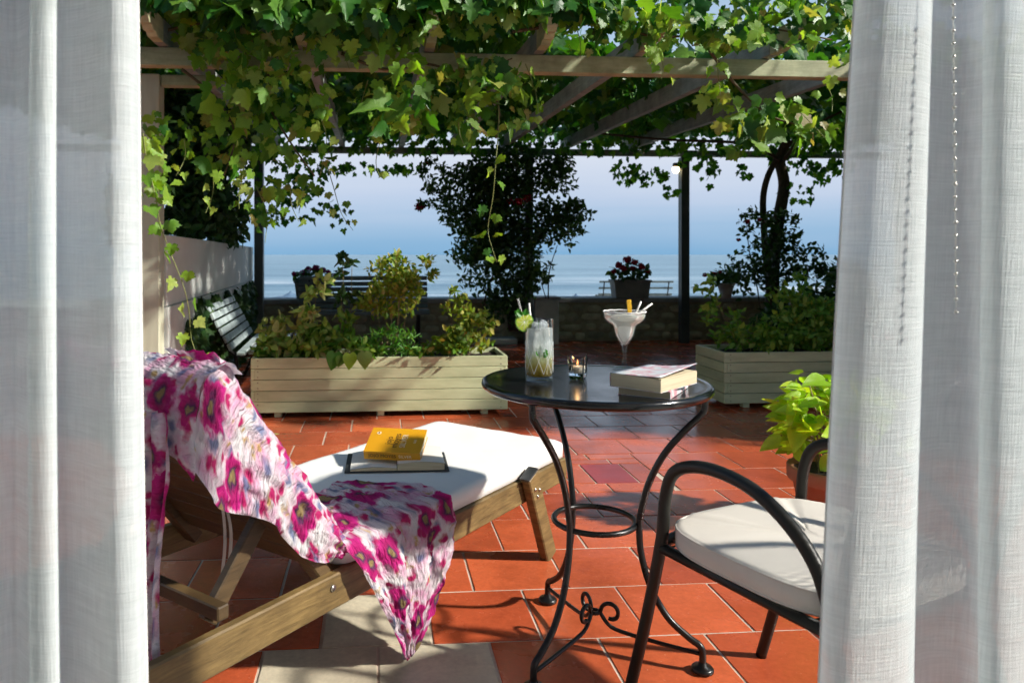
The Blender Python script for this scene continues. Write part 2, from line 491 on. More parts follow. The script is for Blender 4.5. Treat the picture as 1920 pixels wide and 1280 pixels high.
M['page_edge'] = mat_plain('page_edge', (0.62, 0.55, 0.38), (0.50, 0.43, 0.28), 0.85, 6, 0.5, 300, stretch=(1, 1, 40))
M['book_orange'] = mat_plain('orange_cover', (0.68, 0.33, 0.010), (0.62, 0.29, 0.010), 0.38, 6)
M['ink'] = mat_plain('dark_ink', (0.10, 0.05, 0.012), (0.08, 0.04, 0.01), 0.5)
M['ink_white'] = mat_plain('white_ink', (0.80, 0.66, 0.46), (0.78, 0.64, 0.44), 0.5)
M['black_cover'] = mat_plain('black_cover', (0.022, 0.026, 0.028), (0.03, 0.034, 0.036), 0.6, 20, 0.2, 200)
M['candle'] = mat_plain('candle_wax', (0.75, 0.70, 0.58), (0.7, 0.65, 0.52), 0.5)
M['straw'] = mat_plain('white_straw', (0.80, 0.79, 0.74), (0.72, 0.71, 0.66), 0.45)
M['brass'] = mat_plain('lamp_metal', (0.10, 0.09, 0.07), (0.07, 0.06, 0.05), 0.4, metal=0.6)
M['parasol'] = mat_plain('parasol_cloth', (0.10, 0.17, 0.26), (0.08, 0.14, 0.22), 0.8)
M['earth'] = mat_plain('earth', (0.16, 0.14, 0.10), (0.10, 0.09, 0.06), 0.95, 3, 0.5, 30)
M['room_stone'] = mat_plain('room_stone', (0.44, 0.45, 0.44), (0.36, 0.37, 0.36), 0.6, 3)
M['sand'] = mat_plain('sand', (0.36, 0.33, 0.28), (0.26, 0.24, 0.20), 0.95, 1.5, 0.4, 20)

def mat_glass(name, col=(1, 1, 1), rough=0.0, ior=1.5):
    m, n, l, out = new_mat(name)
    b = pr(n, Roughness=rough, IOR=ior)
    b.inputs['Base Color'].default_value = c4(col)
    b.inputs['Transmission Weight'].default_value = 1.0
    l.new(b.outputs[0], out.inputs[0])
    return m
M['crystal'] = mat_glass('crystal_glass', (0.97, 0.99, 0.99))
def mat_thin_glass(name):
    m, n, l, out = new_mat(name)
    lw = n.new('ShaderNodeLayerWeight'); lw.inputs['Blend'].default_value = 0.28
    mr = n.new('ShaderNodeMapRange'); mr.inputs['To Min'].default_value = 0.03; mr.inputs['To Max'].default_value = 0.40
    l.new(lw.outputs['Fresnel'], mr.inputs['Value'])
    t = n.new('ShaderNodeBsdfTransparent'); t.inputs[0].default_value = (0.96, 0.98, 0.98, 1)
    g = n.new('ShaderNodeBsdfGlossy'); g.inputs['Roughness'].default_value = 0.03
    mx = n.new('ShaderNodeMixShader'); l.new(mr.outputs[0], mx.inputs[0]); l.new(t.outputs[0], mx.inputs[1]); l.new(g.outputs[0], mx.inputs[2])
    l.new(mx.outputs[0], out.inputs[0]); return m
M['glass'] = mat_thin_glass('thin_glass')
M['ice'] = mat_glass('ice', (0.96, 0.98, 0.98), 0.12, 1.31)

def mat_emit(name, col, s):
    m, n, l, out = new_mat(name)
    e = n.new('ShaderNodeEmission'); e.inputs[0].default_value = c4(col); e.inputs[1].default_value = s
    l.new(e.outputs[0], out.inputs[0]); return m
M['flame'] = mat_emit('flame', (1.0, 0.42, 0.14), 1.6)
M['bulb'] = mat_emit('bulb', (1.0, 0.72, 0.36), 9.0)

def mat_linen(name):
    m, n, l, out = new_mat(name)
    uv = n.new('ShaderNodeUVMap')
    def st(sx, sy, sc, det):
        mp = n.new('ShaderNodeMapping'); mp.inputs['Scale'].default_value = (sx, sy, 1)
        l.new(uv.outputs[0], mp.inputs[0])
        t = n.new('ShaderNodeTexNoise'); t.inputs['Scale'].default_value = sc; t.inputs['Detail'].default_value = det
        t.inputs['Roughness'].default_value = 0.6
        l.new(mp.outputs[0], t.inputs['Vector']); return t.outputs['Fac']
    weft = st(14, 420, 1.0, 3)      # horizontal slubs
    warp = st(420, 14, 1.0, 3)
    blot = st(9, 60, 1.0, 5)
    a = math_n(n, l, 'ADD', weft, warp)
    a2 = math_n(n, l, 'MULTIPLY_ADD', blot, 0.7); l.new(a.outputs[0], a2.inputs[2])
    dens = ramp(n, l, a2.outputs[0], [(0.0, (0, 0, 0)), (1.0, (1, 1, 1))])
    dens.color_ramp.elements[0].position = 0.0
    thr = n.new('ShaderNodeMapRange'); thr.inputs['From Min'].default_value = 0.95; thr.inputs['From Max'].default_value = 1.75
    thr.inputs['To Min'].default_value = 0.15; thr.inputs['To Max'].default_value = 0.03
    l.new(a2.outputs[0], thr.inputs['Value'])
    colr = ramp(n, l, math_n(n, l, 'MULTIPLY', a2.outputs[0], 0.5).outputs[0], [(0.5, (0.76, 0.82, 0.82)), (0.85, (0.87, 0.92, 0.92))])
    d = n.new('ShaderNodeBsdfDiffuse'); t = n.new('ShaderNodeBsdfTranslucent'); tr = n.new('ShaderNodeBsdfTransparent')
    l.new(colr.outputs[0], d.inputs[0]); l.new(colr.outputs[0], t.inputs[0])
    bb = bump(n, l, a2.outputs[0], 0.6, 0.003)
    l.new(bb.outputs[0], d.inputs['Normal'])
    m1 = n.new('ShaderNodeMixShader'); m1.inputs[0].default_value = 0.46
    l.new(d.outputs[0], m1.inputs[1]); l.new(t.outputs[0], m1.inputs[2])
    m2 = n.new('ShaderNodeMixShader')
    l.new(thr.outputs[0], m2.inputs[0]); l.new(m1.outputs[0], m2.inputs[1]); l.new(tr.outputs[0], m2.inputs[2])
    l.new(m2.outputs[0], out.inputs[0])
    return m
M['linen'] = mat_linen('sheer_linen')

def mat_scarf(name):
    m, n, l, out = new_mat(name)
    uv = n.new('ShaderNodeUVMap')
    wob = n.new('ShaderNodeTexNoise'); wob.inputs['Scale'].default_value = 18; wob.inputs['Detail'].default_value = 4
    l.new(uv.outputs[0], wob.inputs['Vector'])
    sub = n.new('ShaderNodeVectorMath'); sub.operation = 'MULTIPLY_ADD'
    sub.inputs[1].default_value = (0.07, 0.07, 0); 
    l.new(wob.outputs['Color'], sub.inputs[0]); l.new(uv.outputs[0], sub.inputs[2])
    P0 = sub.outputs[0]
    def vor(scale, off):
        mp = n.new('ShaderNodeMapping'); mp.inputs['Location'].default_value = off
        l.new(P0, mp.inputs[0])
        v = n.new('ShaderNodeTexVoronoi'); v.voronoi_dimensions = '2D'; v.inputs['Scale'].default_value = scale; v.inputs['Randomness'].default_value = 0.9
        l.new(mp.outputs[0], v.inputs['Vector']); return v
    def nz(scale, det=4):
        t = n.new('ShaderNodeTexNoise'); t.inputs['Scale'].default_value = scale; t.inputs['Detail'].default_value = det
        l.new(uv.outputs[0], t.inputs['Vector']); return t.outputs['Fac']
    base = ramp(n, l, nz(14), [(0.36, (0.80, 0.78, 0.80)), (0.50, (0.74, 0.60, 0.68)), (0.62, (0.72, 0.36, 0.54)), (0.74, (0.80, 0.78, 0.78))])
    col = base.outputs[0]
    # ochre and slate blotches
    och = ramp(n, l, nz(23, 3), [(0.60, (0, 0, 0)), (0.68, (0.9, 0.9, 0.9))])
    col = mixc(n, l, och.outputs[0], col, (0.52, 0.34, 0.10)).outputs[0]
    v3 = vor(13, (3.3, 1.7, 0))
    bl = ramp(n, l, v3.outputs['Distance'], [(0.08, (0.85, 0.85, 0.85)), (0.27, (0, 0, 0))])
    col = mixc(n, l, bl.outputs[0], col, (0.10, 0.15, 0.32)).outputs[0]
    # small and large magenta blooms with petals
    v2 = vor(15, (7.1, 4.2, 0))
    s2 = ramp(n, l, v2.outputs['Distance'], [(0.12, (1, 1, 1)), (0.26, (0, 0, 0))])
    col = mixc(n, l, s2.outputs[0], col, (0.50, 0.02, 0.14)).outputs[0]
    v1 = vor(6.8, (0, 0, 0))
    b1 = ramp(n, l, v1.outputs['Distance'], [(0.06, (0.30, 0.22, 0.10)), (0.10, (0.09, 0.03, 0.10)), (0.16, (0.42, 0.012, 0.14)), (0.30, (0.62, 0.02, 0.25)), (0.42, (0.70, 0.14, 0.38))])
    pt = n.new('ShaderNodeTexNoise'); pt.inputs['Scale'].default_value = 30; pt.inputs['Detail'].default_value = 3; l.new(uv.outputs[0], pt.inputs['Vector'])
    dd = math_n(n, l, 'MULTIPLY_ADD', pt.outputs['Fac'], 0.42); l.new(v1.outputs['Distance'], dd.inputs[2])
    ee = math_n(n, l, 'SUBTRACT', dd.outputs[0], 0.21)
    pk = n.new('ShaderNodeSeparateColor'); l.new(v1.outputs['Color'], pk.inputs[0])
    e2_ = math_n(n, l, 'MULTIPLY_ADD', pk.outputs[0], 0.16); l.new(ee.outputs[0], e2_.inputs[2])
    f1 = ramp(n, l, e2_.outputs[0], [(0.33, (1, 1, 1)), (0.41, (0, 0, 0))])
    col = mixc(n, l, f1.outputs[0], col, b1.outputs[0]).outputs[0]
    b = pr(n, Roughness=0.6)
    b.inputs['Specular IOR Level'].default_value = 0.25
    l.new(col, b.inputs['Base Color'])
    cr1 = n.new('ShaderNodeMapping'); cr1.inputs['Scale'].default_value = (3.0, 1.0, 1)
    l.new(uv.outputs[0], cr1.inputs[0])
    t = n.new('ShaderNodeTexNoise'); t.inputs['Scale'].default_value = 30; t.inputs['Detail'].default_value = 5; t.inputs['Distortion'].default_value = 0.6
    l.new(cr1.outputs[0], t.inputs['Vector'])
    bb = bump(n, l, t.outputs['Fac'], 1.0, 0.02)
    l.new(bb.outputs[0], b.inputs['Normal'])
    tl = n.new('ShaderNodeBsdfTranslucent'); l.new(col, tl.inputs[0])
    mx = n.new('ShaderNodeMixShader'); mx.inputs[0].default_value = 0.25
    l.new(b.outputs[0], mx.inputs[1]); l.new(tl.outputs[0], mx.inputs[2])
    l.new(mx.outputs[0], out.inputs[0])
    return m
M['scarf'] = mat_scarf('floral_scarf')

def mat_cover(name):
    m, n, l, out = new_mat(name)
    b = pr(n, Roughness=0.3)
    z = noise(n, l, 16.0, 3)
    rp = ramp(n, l, z.outputs['Fac'], [(0.36, (0.60, 0.66, 0.68)), (0.47, (0.70, 0.68, 0.70)), (0.55, (0.58, 0.25, 0.30)), (0.62, (0.70, 0.68, 0.66)), (0.7, (0.35, 0.48, 0.58))])
    l.new(rp.outputs[0], b.inputs['Base Color']); l.new(b.outputs[0], out.inputs[0]); return m
M['art_cover'] = mat_cover('printed_cover')

def mat_drink(name, stops, z0, z1, rough, trans):
    """coloured by height in the glass: sediment below, ice and soda above"""
    m, n, l, out = new_mat(name)
    g = n.new('ShaderNodeNewGeometry'); s = n.new('ShaderNodeSeparateXYZ'); l.new(g.outputs['Position'], s.inputs[0])
    mr = n.new('ShaderNodeMapRange'); mr.inputs['From Min'].default_value = z0; mr.inputs['From Max'].default_value = z1
    l.new(s.outputs['Z'], mr.inputs['Value'])
    nz = noise(n, l, 55, 4)
    ad = math_n(n, l, 'MULTIPLY_ADD', nz.outputs['Fac'], 0.3); l.new(mr.outputs[0], ad.inputs[2])
    sb = math_n(n, l, 'SUBTRACT', ad.outputs[0], 0.15)
    rp = ramp(n, l, sb.outputs[0], stops)
    b = pr(n, Roughness=rough, IOR=1.33)
    l.new(rp.outputs[0], b.inputs['Base Color'])
    l.new(bump(n, l, noise(n, l, 70, 4, 0.65).outputs['Fac'], 1.0, 0.006).outputs[0], b.inputs['Normal'])
    t = n.new('ShaderNodeBsdfTranslucent'); l.new(rp.outputs[0], t.inputs[0])
    m1 = n.new('ShaderNodeMixShader'); m1.inputs[0].default_value = 0.5
    l.new(b.outputs[0], m1.inputs[1]); l.new(t.outputs[0], m1.inputs[2])
    cl = n.new('ShaderNodeBsdfTransparent'); l.new(rp.outputs[0], cl.inputs[0])
    m2 = n.new('ShaderNodeMixShader'); ck = noise(n, l, 60, 3, 0.6)
    f = n.new('ShaderNodeMapRange'); f.inputs['From Min'].default_value = 0.4; f.inputs['From Max'].default_value = 0.65; f.inputs['To Min'].default_value = trans * 0.5; f.inputs['To Max'].default_value = trans
    l.new(ck.outputs['Fac'], f.inputs['Value']); l.new(f.outputs[0], m2.inputs[0])
    l.new(m1.outputs[0], m2.inputs[1]); l.new(cl.outputs[0], m2.inputs[2])
    l.new(m2.outputs[0], out.inputs[0]); return m

def mat_lime(name):
    m, n, l, out = new_mat(name)
    tc = n.new('ShaderNodeTexCoord')
    b = pr(n, Roughness=0.3)
    z = noise(n, l, 120, 3)
    rp = ramp(n, l, z.outputs['Fac'], [(0.3, (0.42, 0.52, 0.03)), (0.7, (0.60, 0.66, 0.10))])
    l.new(rp.outputs[0], b.inputs['Base Color'])
    b.inputs['Subsurface Weight'].default_value = 0.0
    t = n.new('ShaderNodeBsdfTranslucent'); l.new(rp.outputs[0], t.inputs[0])
    mx = n.new('ShaderNodeMixShader'); mx.inputs[0].default_value = 0.4
    l.new(b.outputs[0], mx.inputs[1]); l.new(t.outputs[0], mx.inputs[2]); l.new(mx.outputs[0], out.inputs[0]); return m
M['lime'] = mat_lime('lime_flesh')
M['lime_rind'] = mat_plain('lime_rind', (0.16, 0.34, 0.02), (0.12, 0.28, 0.02), 0.4)
M['lemon'] = mat_plain('lemon_peel', (0.78, 0.46, 0.012), (0.70, 0.38, 0.01), 0.45, 40, 0.4, 300)
M['mint'] = mat_leaf('mint_leaf', [(0.04, 0.20, 0.02), (0.08, 0.28, 0.03)], 0.3)
M['salt'] = mat_plain('salt', (0.82, 0.82, 0.80), (0.75, 0.75, 0.74), 0.9, 200, 1.0, 400)

def mat_sea(name):
    m, n, l, out = new_mat(name)
    b = pr(n, Roughness=0.30)
    b.inputs['Specular IOR Level'].default_value = 0.5
    a = noise(n, l, 0.035, 8, 0.68, stretch=(0.22, 1.6, 1))
    foam = noise(n, l, 0.05, 7, 0.62, stretch=(0.25, 1.2, 1))
    rp = ramp(n, l, a.outputs['Fac'], [(0.38, (0.08, 0.18, 0.26)), (0.66, (0.27, 0.40, 0.48))])
    # surf only close to the shore
    g = n.new('ShaderNodeNewGeometry'); s = n.new('ShaderNodeSeparateXYZ'); l.new(g.outputs['Position'], s.inputs[0])
    near = n.new('ShaderNodeMapRange'); near.inputs['From Min'].default_value = 60; near.inputs['From Max'].default_value = 170
    near.inputs['To Min'].default_value = 0.85; near.inputs['To Max'].default_value = 0.0
    l.new(s.outputs['Y'], near.inputs['Value'])
    fm = ramp(n, l, foam.outputs['Fac'], [(0.52, (0, 0, 0)), (0.64, (1, 1, 1))])
    ff = math_n(n, l, 'MULTIPLY', near.outputs[0], fm.outputs[0])
    cm = mixc(n, l, ff.outputs[0], rp.outputs[0], (0.75, 0.80, 0.85))
    l.new(cm.outputs[0], b.inputs['Base Color'])
    w = noise(n, l, 0.35, 6, 0.6, stretch=(0.5, 1.4, 1))
    l.new(bump(n, l, w.outputs['Fac'], 0.8, 1.2).outputs[0], b.inputs['Normal'])
    l.new(b.outputs[0], out.inputs[0]); return m
M['sea'] = mat_sea('sea_water')

# ================================================================== SETTING
# ---- sea, beach, promenade
def sheet(name, pts, mat):
    mb = MB(); mb.add(pts, [tuple(range(len(pts)))])
    return tag(mb.build(name, mat), kind='structure')
sheet('sea', [(-9000, 45, -3.2), (9000, 45, -3.2), (9000, 9500, -3.2), (-9000, 9500, -3.2)], M['sea'])
sheet('beach', [(-120, 24, -0.95), (120, 24, -0.95), (120, 52, -3.4), (-120, 52, -3.4)], M['sand'])
sheet('promenade', [(-60, 8.6, -0.40), (60, 8.6, -0.40), (60, 24.2, -0.40), (-60, 24.2, -0.40)], M['concrete'])
sheet('ground', [(-60, -12, -0.05), (60, -12, -0.05), (60, 9.3, -0.05), (-60, 9.3, -0.05)], M['earth'])

# ---- terrace floor: a bed of grout with single tiles laid in running bond
mb = MB()
mb.add([T(-6, 1.085, -0.003), T(7, 1.085, -0.003), T(7, 9.1, -0.003), T(-6, 9.1, -0.003)], [(0, 1, 2, 3)])
floor = tag(mb.build('terrace_floor', M['grout']), kind='structure')
PITCH, GAP, J0 = 0.308, 0.0085, 2.015
MED = (0.90, 1.345, J0 + 4 * PITCH, J0 + 6 * PITCH)
tiles = []                                       # r0, r1, j0, j1, kind
for k in range(-3, 24):
    j0 = J0 + k * PITCH
    off = 0.153 if k % 2 == 0 else 0.005
    for q in range(-20, 23):
        r0 = off + q * 0.3035; r1 = r0 + 0.3035
        kind = 'terracotta'
        if k == 0 and q == -1: kind = 'cream_tile'
        if k == -1 and q in (-1, 0): kind = 'cream_tile'
        if k == -2 and q in (-2, -1, 0): kind = 'cream_tile'
        if k in (4, 5) and r1 > MED[0] and r0 < MED[1]:
            if r0 < MED[0] - 0.03: tiles.append((r0, MED[0], j0, j0 + PITCH, kind))
            if r1 > MED[1] + 0.03: tiles.append((MED[1], r1, j0, j0 + PITCH, kind))
            continue
        tiles.append((r0, r1, j0, j0 + PITCH, kind))
ja, jb, jc, jd, je = MED[2], MED[2] + 0.125, MED[2] + 0.435, MED[2] + 0.52, MED[3]
tiles += [(1.02, 1.225, jb, jc, 'purple_tile'), (MED[0], 1.02, jb, jc, 'terracotta'), (1.225, MED[1], jb, jc, 'terracotta'),
          (MED[0], 1.06, ja, jb, 'terracotta'), (1.06, MED[1], ja, jb, 'terracotta'),
          (MED[0], 1.19, jc, jd, 'terracotta'), (1.19, MED[1], jc, jd, 'terracotta'), (MED[0], 1.10, jd, je, 'terracotta'), (1.10, MED[1], jd, je, 'terracotta')]
def tile_shape(mb, hx, hy, rot, c, wob):
    ch = 0.0022
    def q(x, y, z): return Vector(c) + rot @ Vector((x, y, z))
    w = wob
    vs = [q(-hx, -hy, -0.004), q(hx, -hy, -0.004), q(hx, hy, -0.004), q(-hx, hy, -0.004),
          q(-hx, -hy, -0.0006 + w[0]), q(hx, -hy, -0.0006 + w[1]), q(hx, hy, -0.0006 + w[2]), q(-hx, hy, -0.0006 + w[3]),
          q(-hx + ch, -hy + ch, w[0]), q(hx - ch, -hy + ch, w[1]), q(hx - ch, hy - ch, w[2]), q(-hx + ch, hy - ch, w[3])]
    fs = [(0, 1, 5, 4), (1, 2, 6, 5), (2, 3, 7, 6), (3, 0, 4, 7), (4, 5, 9, 8), (5, 6, 10, 9), (6, 7, 11, 10), (7, 4, 8, 11), (8, 9, 10, 11)]
    mb.add(vs, fs)
def vis_rank(t):
    c = T((t[0] + t[1]) / 2, (t[2] + t[3]) / 2)
    if c.y < 0.8: return 1e9
    px = CX + F * c.x / c.y; py = HY + F * HC / c.y
    if 230 < px < 1640 and py < 1400: return c.y
    return 100 + c.y
tiles.sort(key=vis_rank)
tile_meshes = {}
rest = {}
for i, (r0, r1, j0, j1, kind) in enumerate(tiles):
    hx, hy = (r1 - r0 - GAP) / 2, (j1 - j0 - GAP) / 2
    c = T((r0 + r1) / 2, (j0 + j1) / 2, 0.0)
    if i < 290 or kind != 'terracotta':
        key = (round(hx, 3), round(hy, 3), kind, i % 3)
        if key not in tile_meshes:
            b = MB(); tile_shape(b, hx, hy, ROT_T, (0, 0, 0), [random.uniform(-0.0006, 0.0006) for _ in range(4)])
            tile_meshes[key] = b.mesh('tile'); tile_meshes[key].materials.append(M[kind])
        o = bpy.data.objects.new('tile', tile_meshes[key]); COL.objects.link(o); o.parent = floor
        o.location = c + Vector((random.uniform(-0.0012, 0.0012), random.uniform(-0.0012, 0.0012), random.uniform(-0.0004, 0.0004)))
    else:
        rest.setdefault(kind, MB())
        tile_shape(rest[kind], hx, hy, ROT_T, c, [random.uniform(-0.0006, 0.0006) for _ in range(4)])
for kind, b in rest.items():
    tag(b.build('far_tiles', M[kind], floor), kind='stuff')

sheet('room_floor', [(-3.2, -2.5, -0.004), (3.5, -2.5, -0.004), (3.5, 1.3, -0.004), (-3.2, 0.82, -0.004)], M['room_stone'])

# ---- low rubble wall at the seaward edge: core, cap, single stones
WJ = 8.92
wall = tag(empty('low_stone_wall', T(1.6, WJ)), 'low rubble stone wall with flat grey cap along the sea', 'wall')
mb = MB(); mb.obox(T(1.4, WJ + 0.17, 0.235), (9.4, 0.30, 0.47), ROT_T); mb.build('core', M['mortar'], wall)
mb = MB(); mb.obox(T(1.4, WJ + 0.17, 0.50), (9.5, 0.40, 0.055), ROT_T, 0.008); mb.build('cap', M['cap'], wall)
ns = 0
for row in range(4):
    r = -3.2 + random.uniform(0, .2); zc = 0.06 + row * 0.115
    while r < 6.0:
        w = random.uniform(0.11, 0.30); h = random.uniform(0.075, 0.118)
        if ns < 260:
            mb = MB()
            n = 9; cen = (r + w / 2, zc + random.uniform(-.012, .012))
            ring = []
            for k in range(n):
                an = 2 * math.pi * k / n
                ca, sa = math.cos(an), math.sin(an)
                ex = abs(ca) ** 0.6 * (1 if ca > 0 else -1); ey = abs(sa) ** 0.6 * (1 if sa > 0 else -1)
                ring.append((cen[0] + ex * w / 2 * random.uniform(.82, 1.0), max(0.005, cen[1] + ey * h / 2 * random.uniform(.82, 1.0))))
            pr_ = random.uniform(0.012, 0.035)
            vs = [T(a, WJ + 0.022, z) for a, z in ring] + [T(cen[0] + (a - cen[0]) * .9, WJ + 0.02 - pr_ * .7, cen[1] + (z - cen[1]) * .9) for a, z in ring] + [T(cen[0], WJ + 0.02 - pr_, cen[1])]
            fs = [(i, (i + 1) % n, n + (i + 1) % n, n + i) for i in range(n)] + [(n + i, n + (i + 1) % n, 2 * n) for i in range(n)]
            mb.add(vs, fs, True); mb.build('stone', M['stone'], wall); ns += 1
        r += w + random.uniform(0.012, 0.03)
# grey pillar standing against the wall
pil = tag(empty('concrete_pillar', T(1.94, WJ - 0.2)), 'square grey concrete pillar against the low stone wall', 'pillar')
pc = G(1024, 646); 
mb = MB(); mb.obox((pc.x, pc.y + 0.15, 0.265), (0.29, 0.29, 0.53), ROT_T, 0.012); mb.build('shaft', M['concrete'], pil)
mb = MB(); mb.obox((pc.x, pc.y + 0.15, 0.545), (0.33, 0.33, 0.03), ROT_T, 0.006); mb.build('cap', M['cap'], pil)
mb = MB(); mb.obox(T(1.35, WJ - 0.16, 0.035), (0.62, 0.28, 0.07), ROT_T, 0.01)
tag(mb.build('stone_step', M['concrete']), 'pale stone step at the foot of the rose bush', 'step')

# ---- white garden wall on the left
A, B = Vector((-1.52, 4.28, 0)), Vector((-2.09, 8.72, 0))
wd = (B - A).normalized(); wn_ = Vector((-wd.y, wd.x, 0))      # points away from the terrace (left)
gw = tag(empty('garden_wall', A), 'tall white rendered garden wall behind the slatted bench', 'wall')
def wall_slab(mb, a, b, t0, t1, z0, z1a, z1b):
    vs = []
    for p, z1 in ((a, z1a), (b, z1b)):
        for t in (t0, t1):
            for z in (z0, z1): vs.append(p + wn_ * t + Vector((0, 0, z)))
    mb.add(vs, [(0, 4, 5, 1), (2, 3, 7, 6), (0, 1, 3, 2), (4, 6, 7, 5), (1, 5, 7, 3), (0, 2, 6, 4)])
mb = MB(); wall_slab(mb, A, B, 0.012, 0.16, 0.76, 1.175, 1.145); mb.build('upper_wall', M['grey_wall'], gw, 0.006)
mb = MB(); wall_slab(mb, A, B, 0.0, 0.17, 0.0, 0.757, 0.757); mb.build('plinth', M['white_wall'], gw, 0.006)
lw = tag(empty('side_wall', (-2.3, 4.34, 0)), 'low white parapet wall left of the pergola post', 'wall')
mb = MB(); mb.obox((-2.86, 4.42, 0.37), (2.6, 0.15, 0.74), None, 0.006); mb.build('face', M['white_wall'], lw)

# ---- unseen house shell round the camera, shaped to cut sky light; open right admits sun
lg = tag(empty('unseen_house_shell', (-0.4, -2.3, 0)), 'unseen plastered house shell shaped to cut sky light behind the curtains', 'building')
mb = MB(); mb.obox((0.15, -2.4, 2.1), (6.7, 0.2, 4.2), None, 0.01); mb.build('back_wall', M['plaster'], lg)
mb = MB(); mb.obox((-3.1, -0.745, 2.1), (0.2, 3.1, 4.2), None, 0.01); mb.build('side_wall', M['plaster'], lg)
mb = MB(); mb.obox((-2.25, 0.905, 2.1), (1.9, 0.18, 4.2), None, 0.01); mb.build('front_wall', M['plaster'], lg)
mb = MB(); mb.obox((0.15, -0.75, 4.29), (6.8, 3.6, 0.17), None, 0.01); mb.build('roof_slab', M['plaster'], lg)

# ---- pergola
pg = tag(empty('pergola', T(0.5, 4.2)), 'weathered timber pergola overgrown with grape vine', 'pergola')
DB = 4.2
def tb(px, d): return (px - CX) / F * d
xl, xr = -3.2, 2.8
def on_row(x, y0): return y0 + (x - 0.9) * math.tan(TA)
mb = MB(); mb.beam((xl, on_row(xl, DB), 2.125), (xr, on_row(xr, DB), 2.125), 0.075, 0.098, ch=0.004); mb.build('front_beam', M['pergola_wood'], pg)
mb = MB(); mb.beam((-4.2, on_row(-4.2, 8.72), 2.265), (6.8, on_row(6.8, 8.72), 2.265), 0.06, 0.075, ch=0.004); mb.build('back_beam', M['pergola_grey'], pg)
for px in (286,):
    x = tb(px, DB)
    mb = MB(); mb.obox((x, DB, 1.036), (0.102, 0.102, 2.072), ROT_T, 0.004); mb.build('post', M['post_paint'], pg)
    mb = MB(); mb.beam((x + 0.055, DB, 2.04), (x + 0.36, DB + 0.02, 2.04), 0.06, 0.065, ch=0.006); mb.build('bracket', M['pergola_wood'], pg)
mb = MB(); mb.obox((2.74, on_row(2.74, DB), 1.036), (0.045, 0.045, 2.072), ROT_T, 0.003); mb.build('post', M['dark_metal_post'], pg)
BPOST = []
for px in (494, 991, 1291):
    x = tb(px, 8.72); BPOST.append(x)
    mb = MB(); mb.obox((x, on_row(x, 8.72), 1.11), (0.10, 0.10, 2.22), ROT_T, 0.004); mb.build('post', M['dark_metal_post'], pg)
dj = Vector((-math.sin(TA), math.cos(TA), 0))
for x in (-2.9, -2.2, -1.45, -0.70, -0.02, 0.59, 1.163, 1.91, 2.68):
    f0 = Vector((x, on_row(x, DB), 2.238)); e = f0 + dj * 4.62 + Vector((0, 0, 0.129)); s = f0 - dj * 0.12
    mb = MB()
    # long timber with a scalloped tail towards the house
    mb.beam(s, e, 0.058, 0.125, ch=0.003)
    mb.build('rafter', M['pergola_grey'], pg)
    ax = -dj; zz = Vector((0, 0, 1)); xx = Vector((math.cos(TA), math.sin(TA), 0))
    poly = [(0, -0.0625), (0.10, -0.0625), (0.13, -0.045), (0.17, -0.05), (0.20, -0.03), (0.235, -0.032), (0.26, -0.005), (0.27, 0.03), (0.265, 0.0625), (0, 0.0625)]
    mb = MB(); mb.prism(poly, 0.054, s - xx * 0.027 + dj * -0.0005, ax, zz, xx); mb.build('rafter_tail', M['pergola_wood'], pg, 0.003, 1)
# small lamp on the back post
lx = BPOST[2]; ly = on_row(lx, 8.72)
lamp = tag(empty('wall_lamp', (lx - 0.06, ly - 0.06, 2.03)), 'small lit globe lamp on the pergola post by the sea', 'lamp')
mb = MB(); mb.lathe([(0.02, 0.05), (0.035, 0.045), (0.04, 0.02), (0.03, 0.0)], (lx - 0.11, ly - 0.04, 2.10), 16); mb.beam((lx - 0.10, ly - 0.04, 2.14), (lx - 0.04, ly - 0.03, 2.14), 0.02, 0.02); mb.build('lamp_holder', M['brass'], lamp)
mb = MB(); mb.lathe([(0.012, -0.045), (0.033, -0.032), (0.042, 0.0), (0.033, 0.028), (0.02, 0.04)], (lx - 0.11, ly - 0.04, 2.07), 16); mb.build('bulb', M['bulb'], lamp)

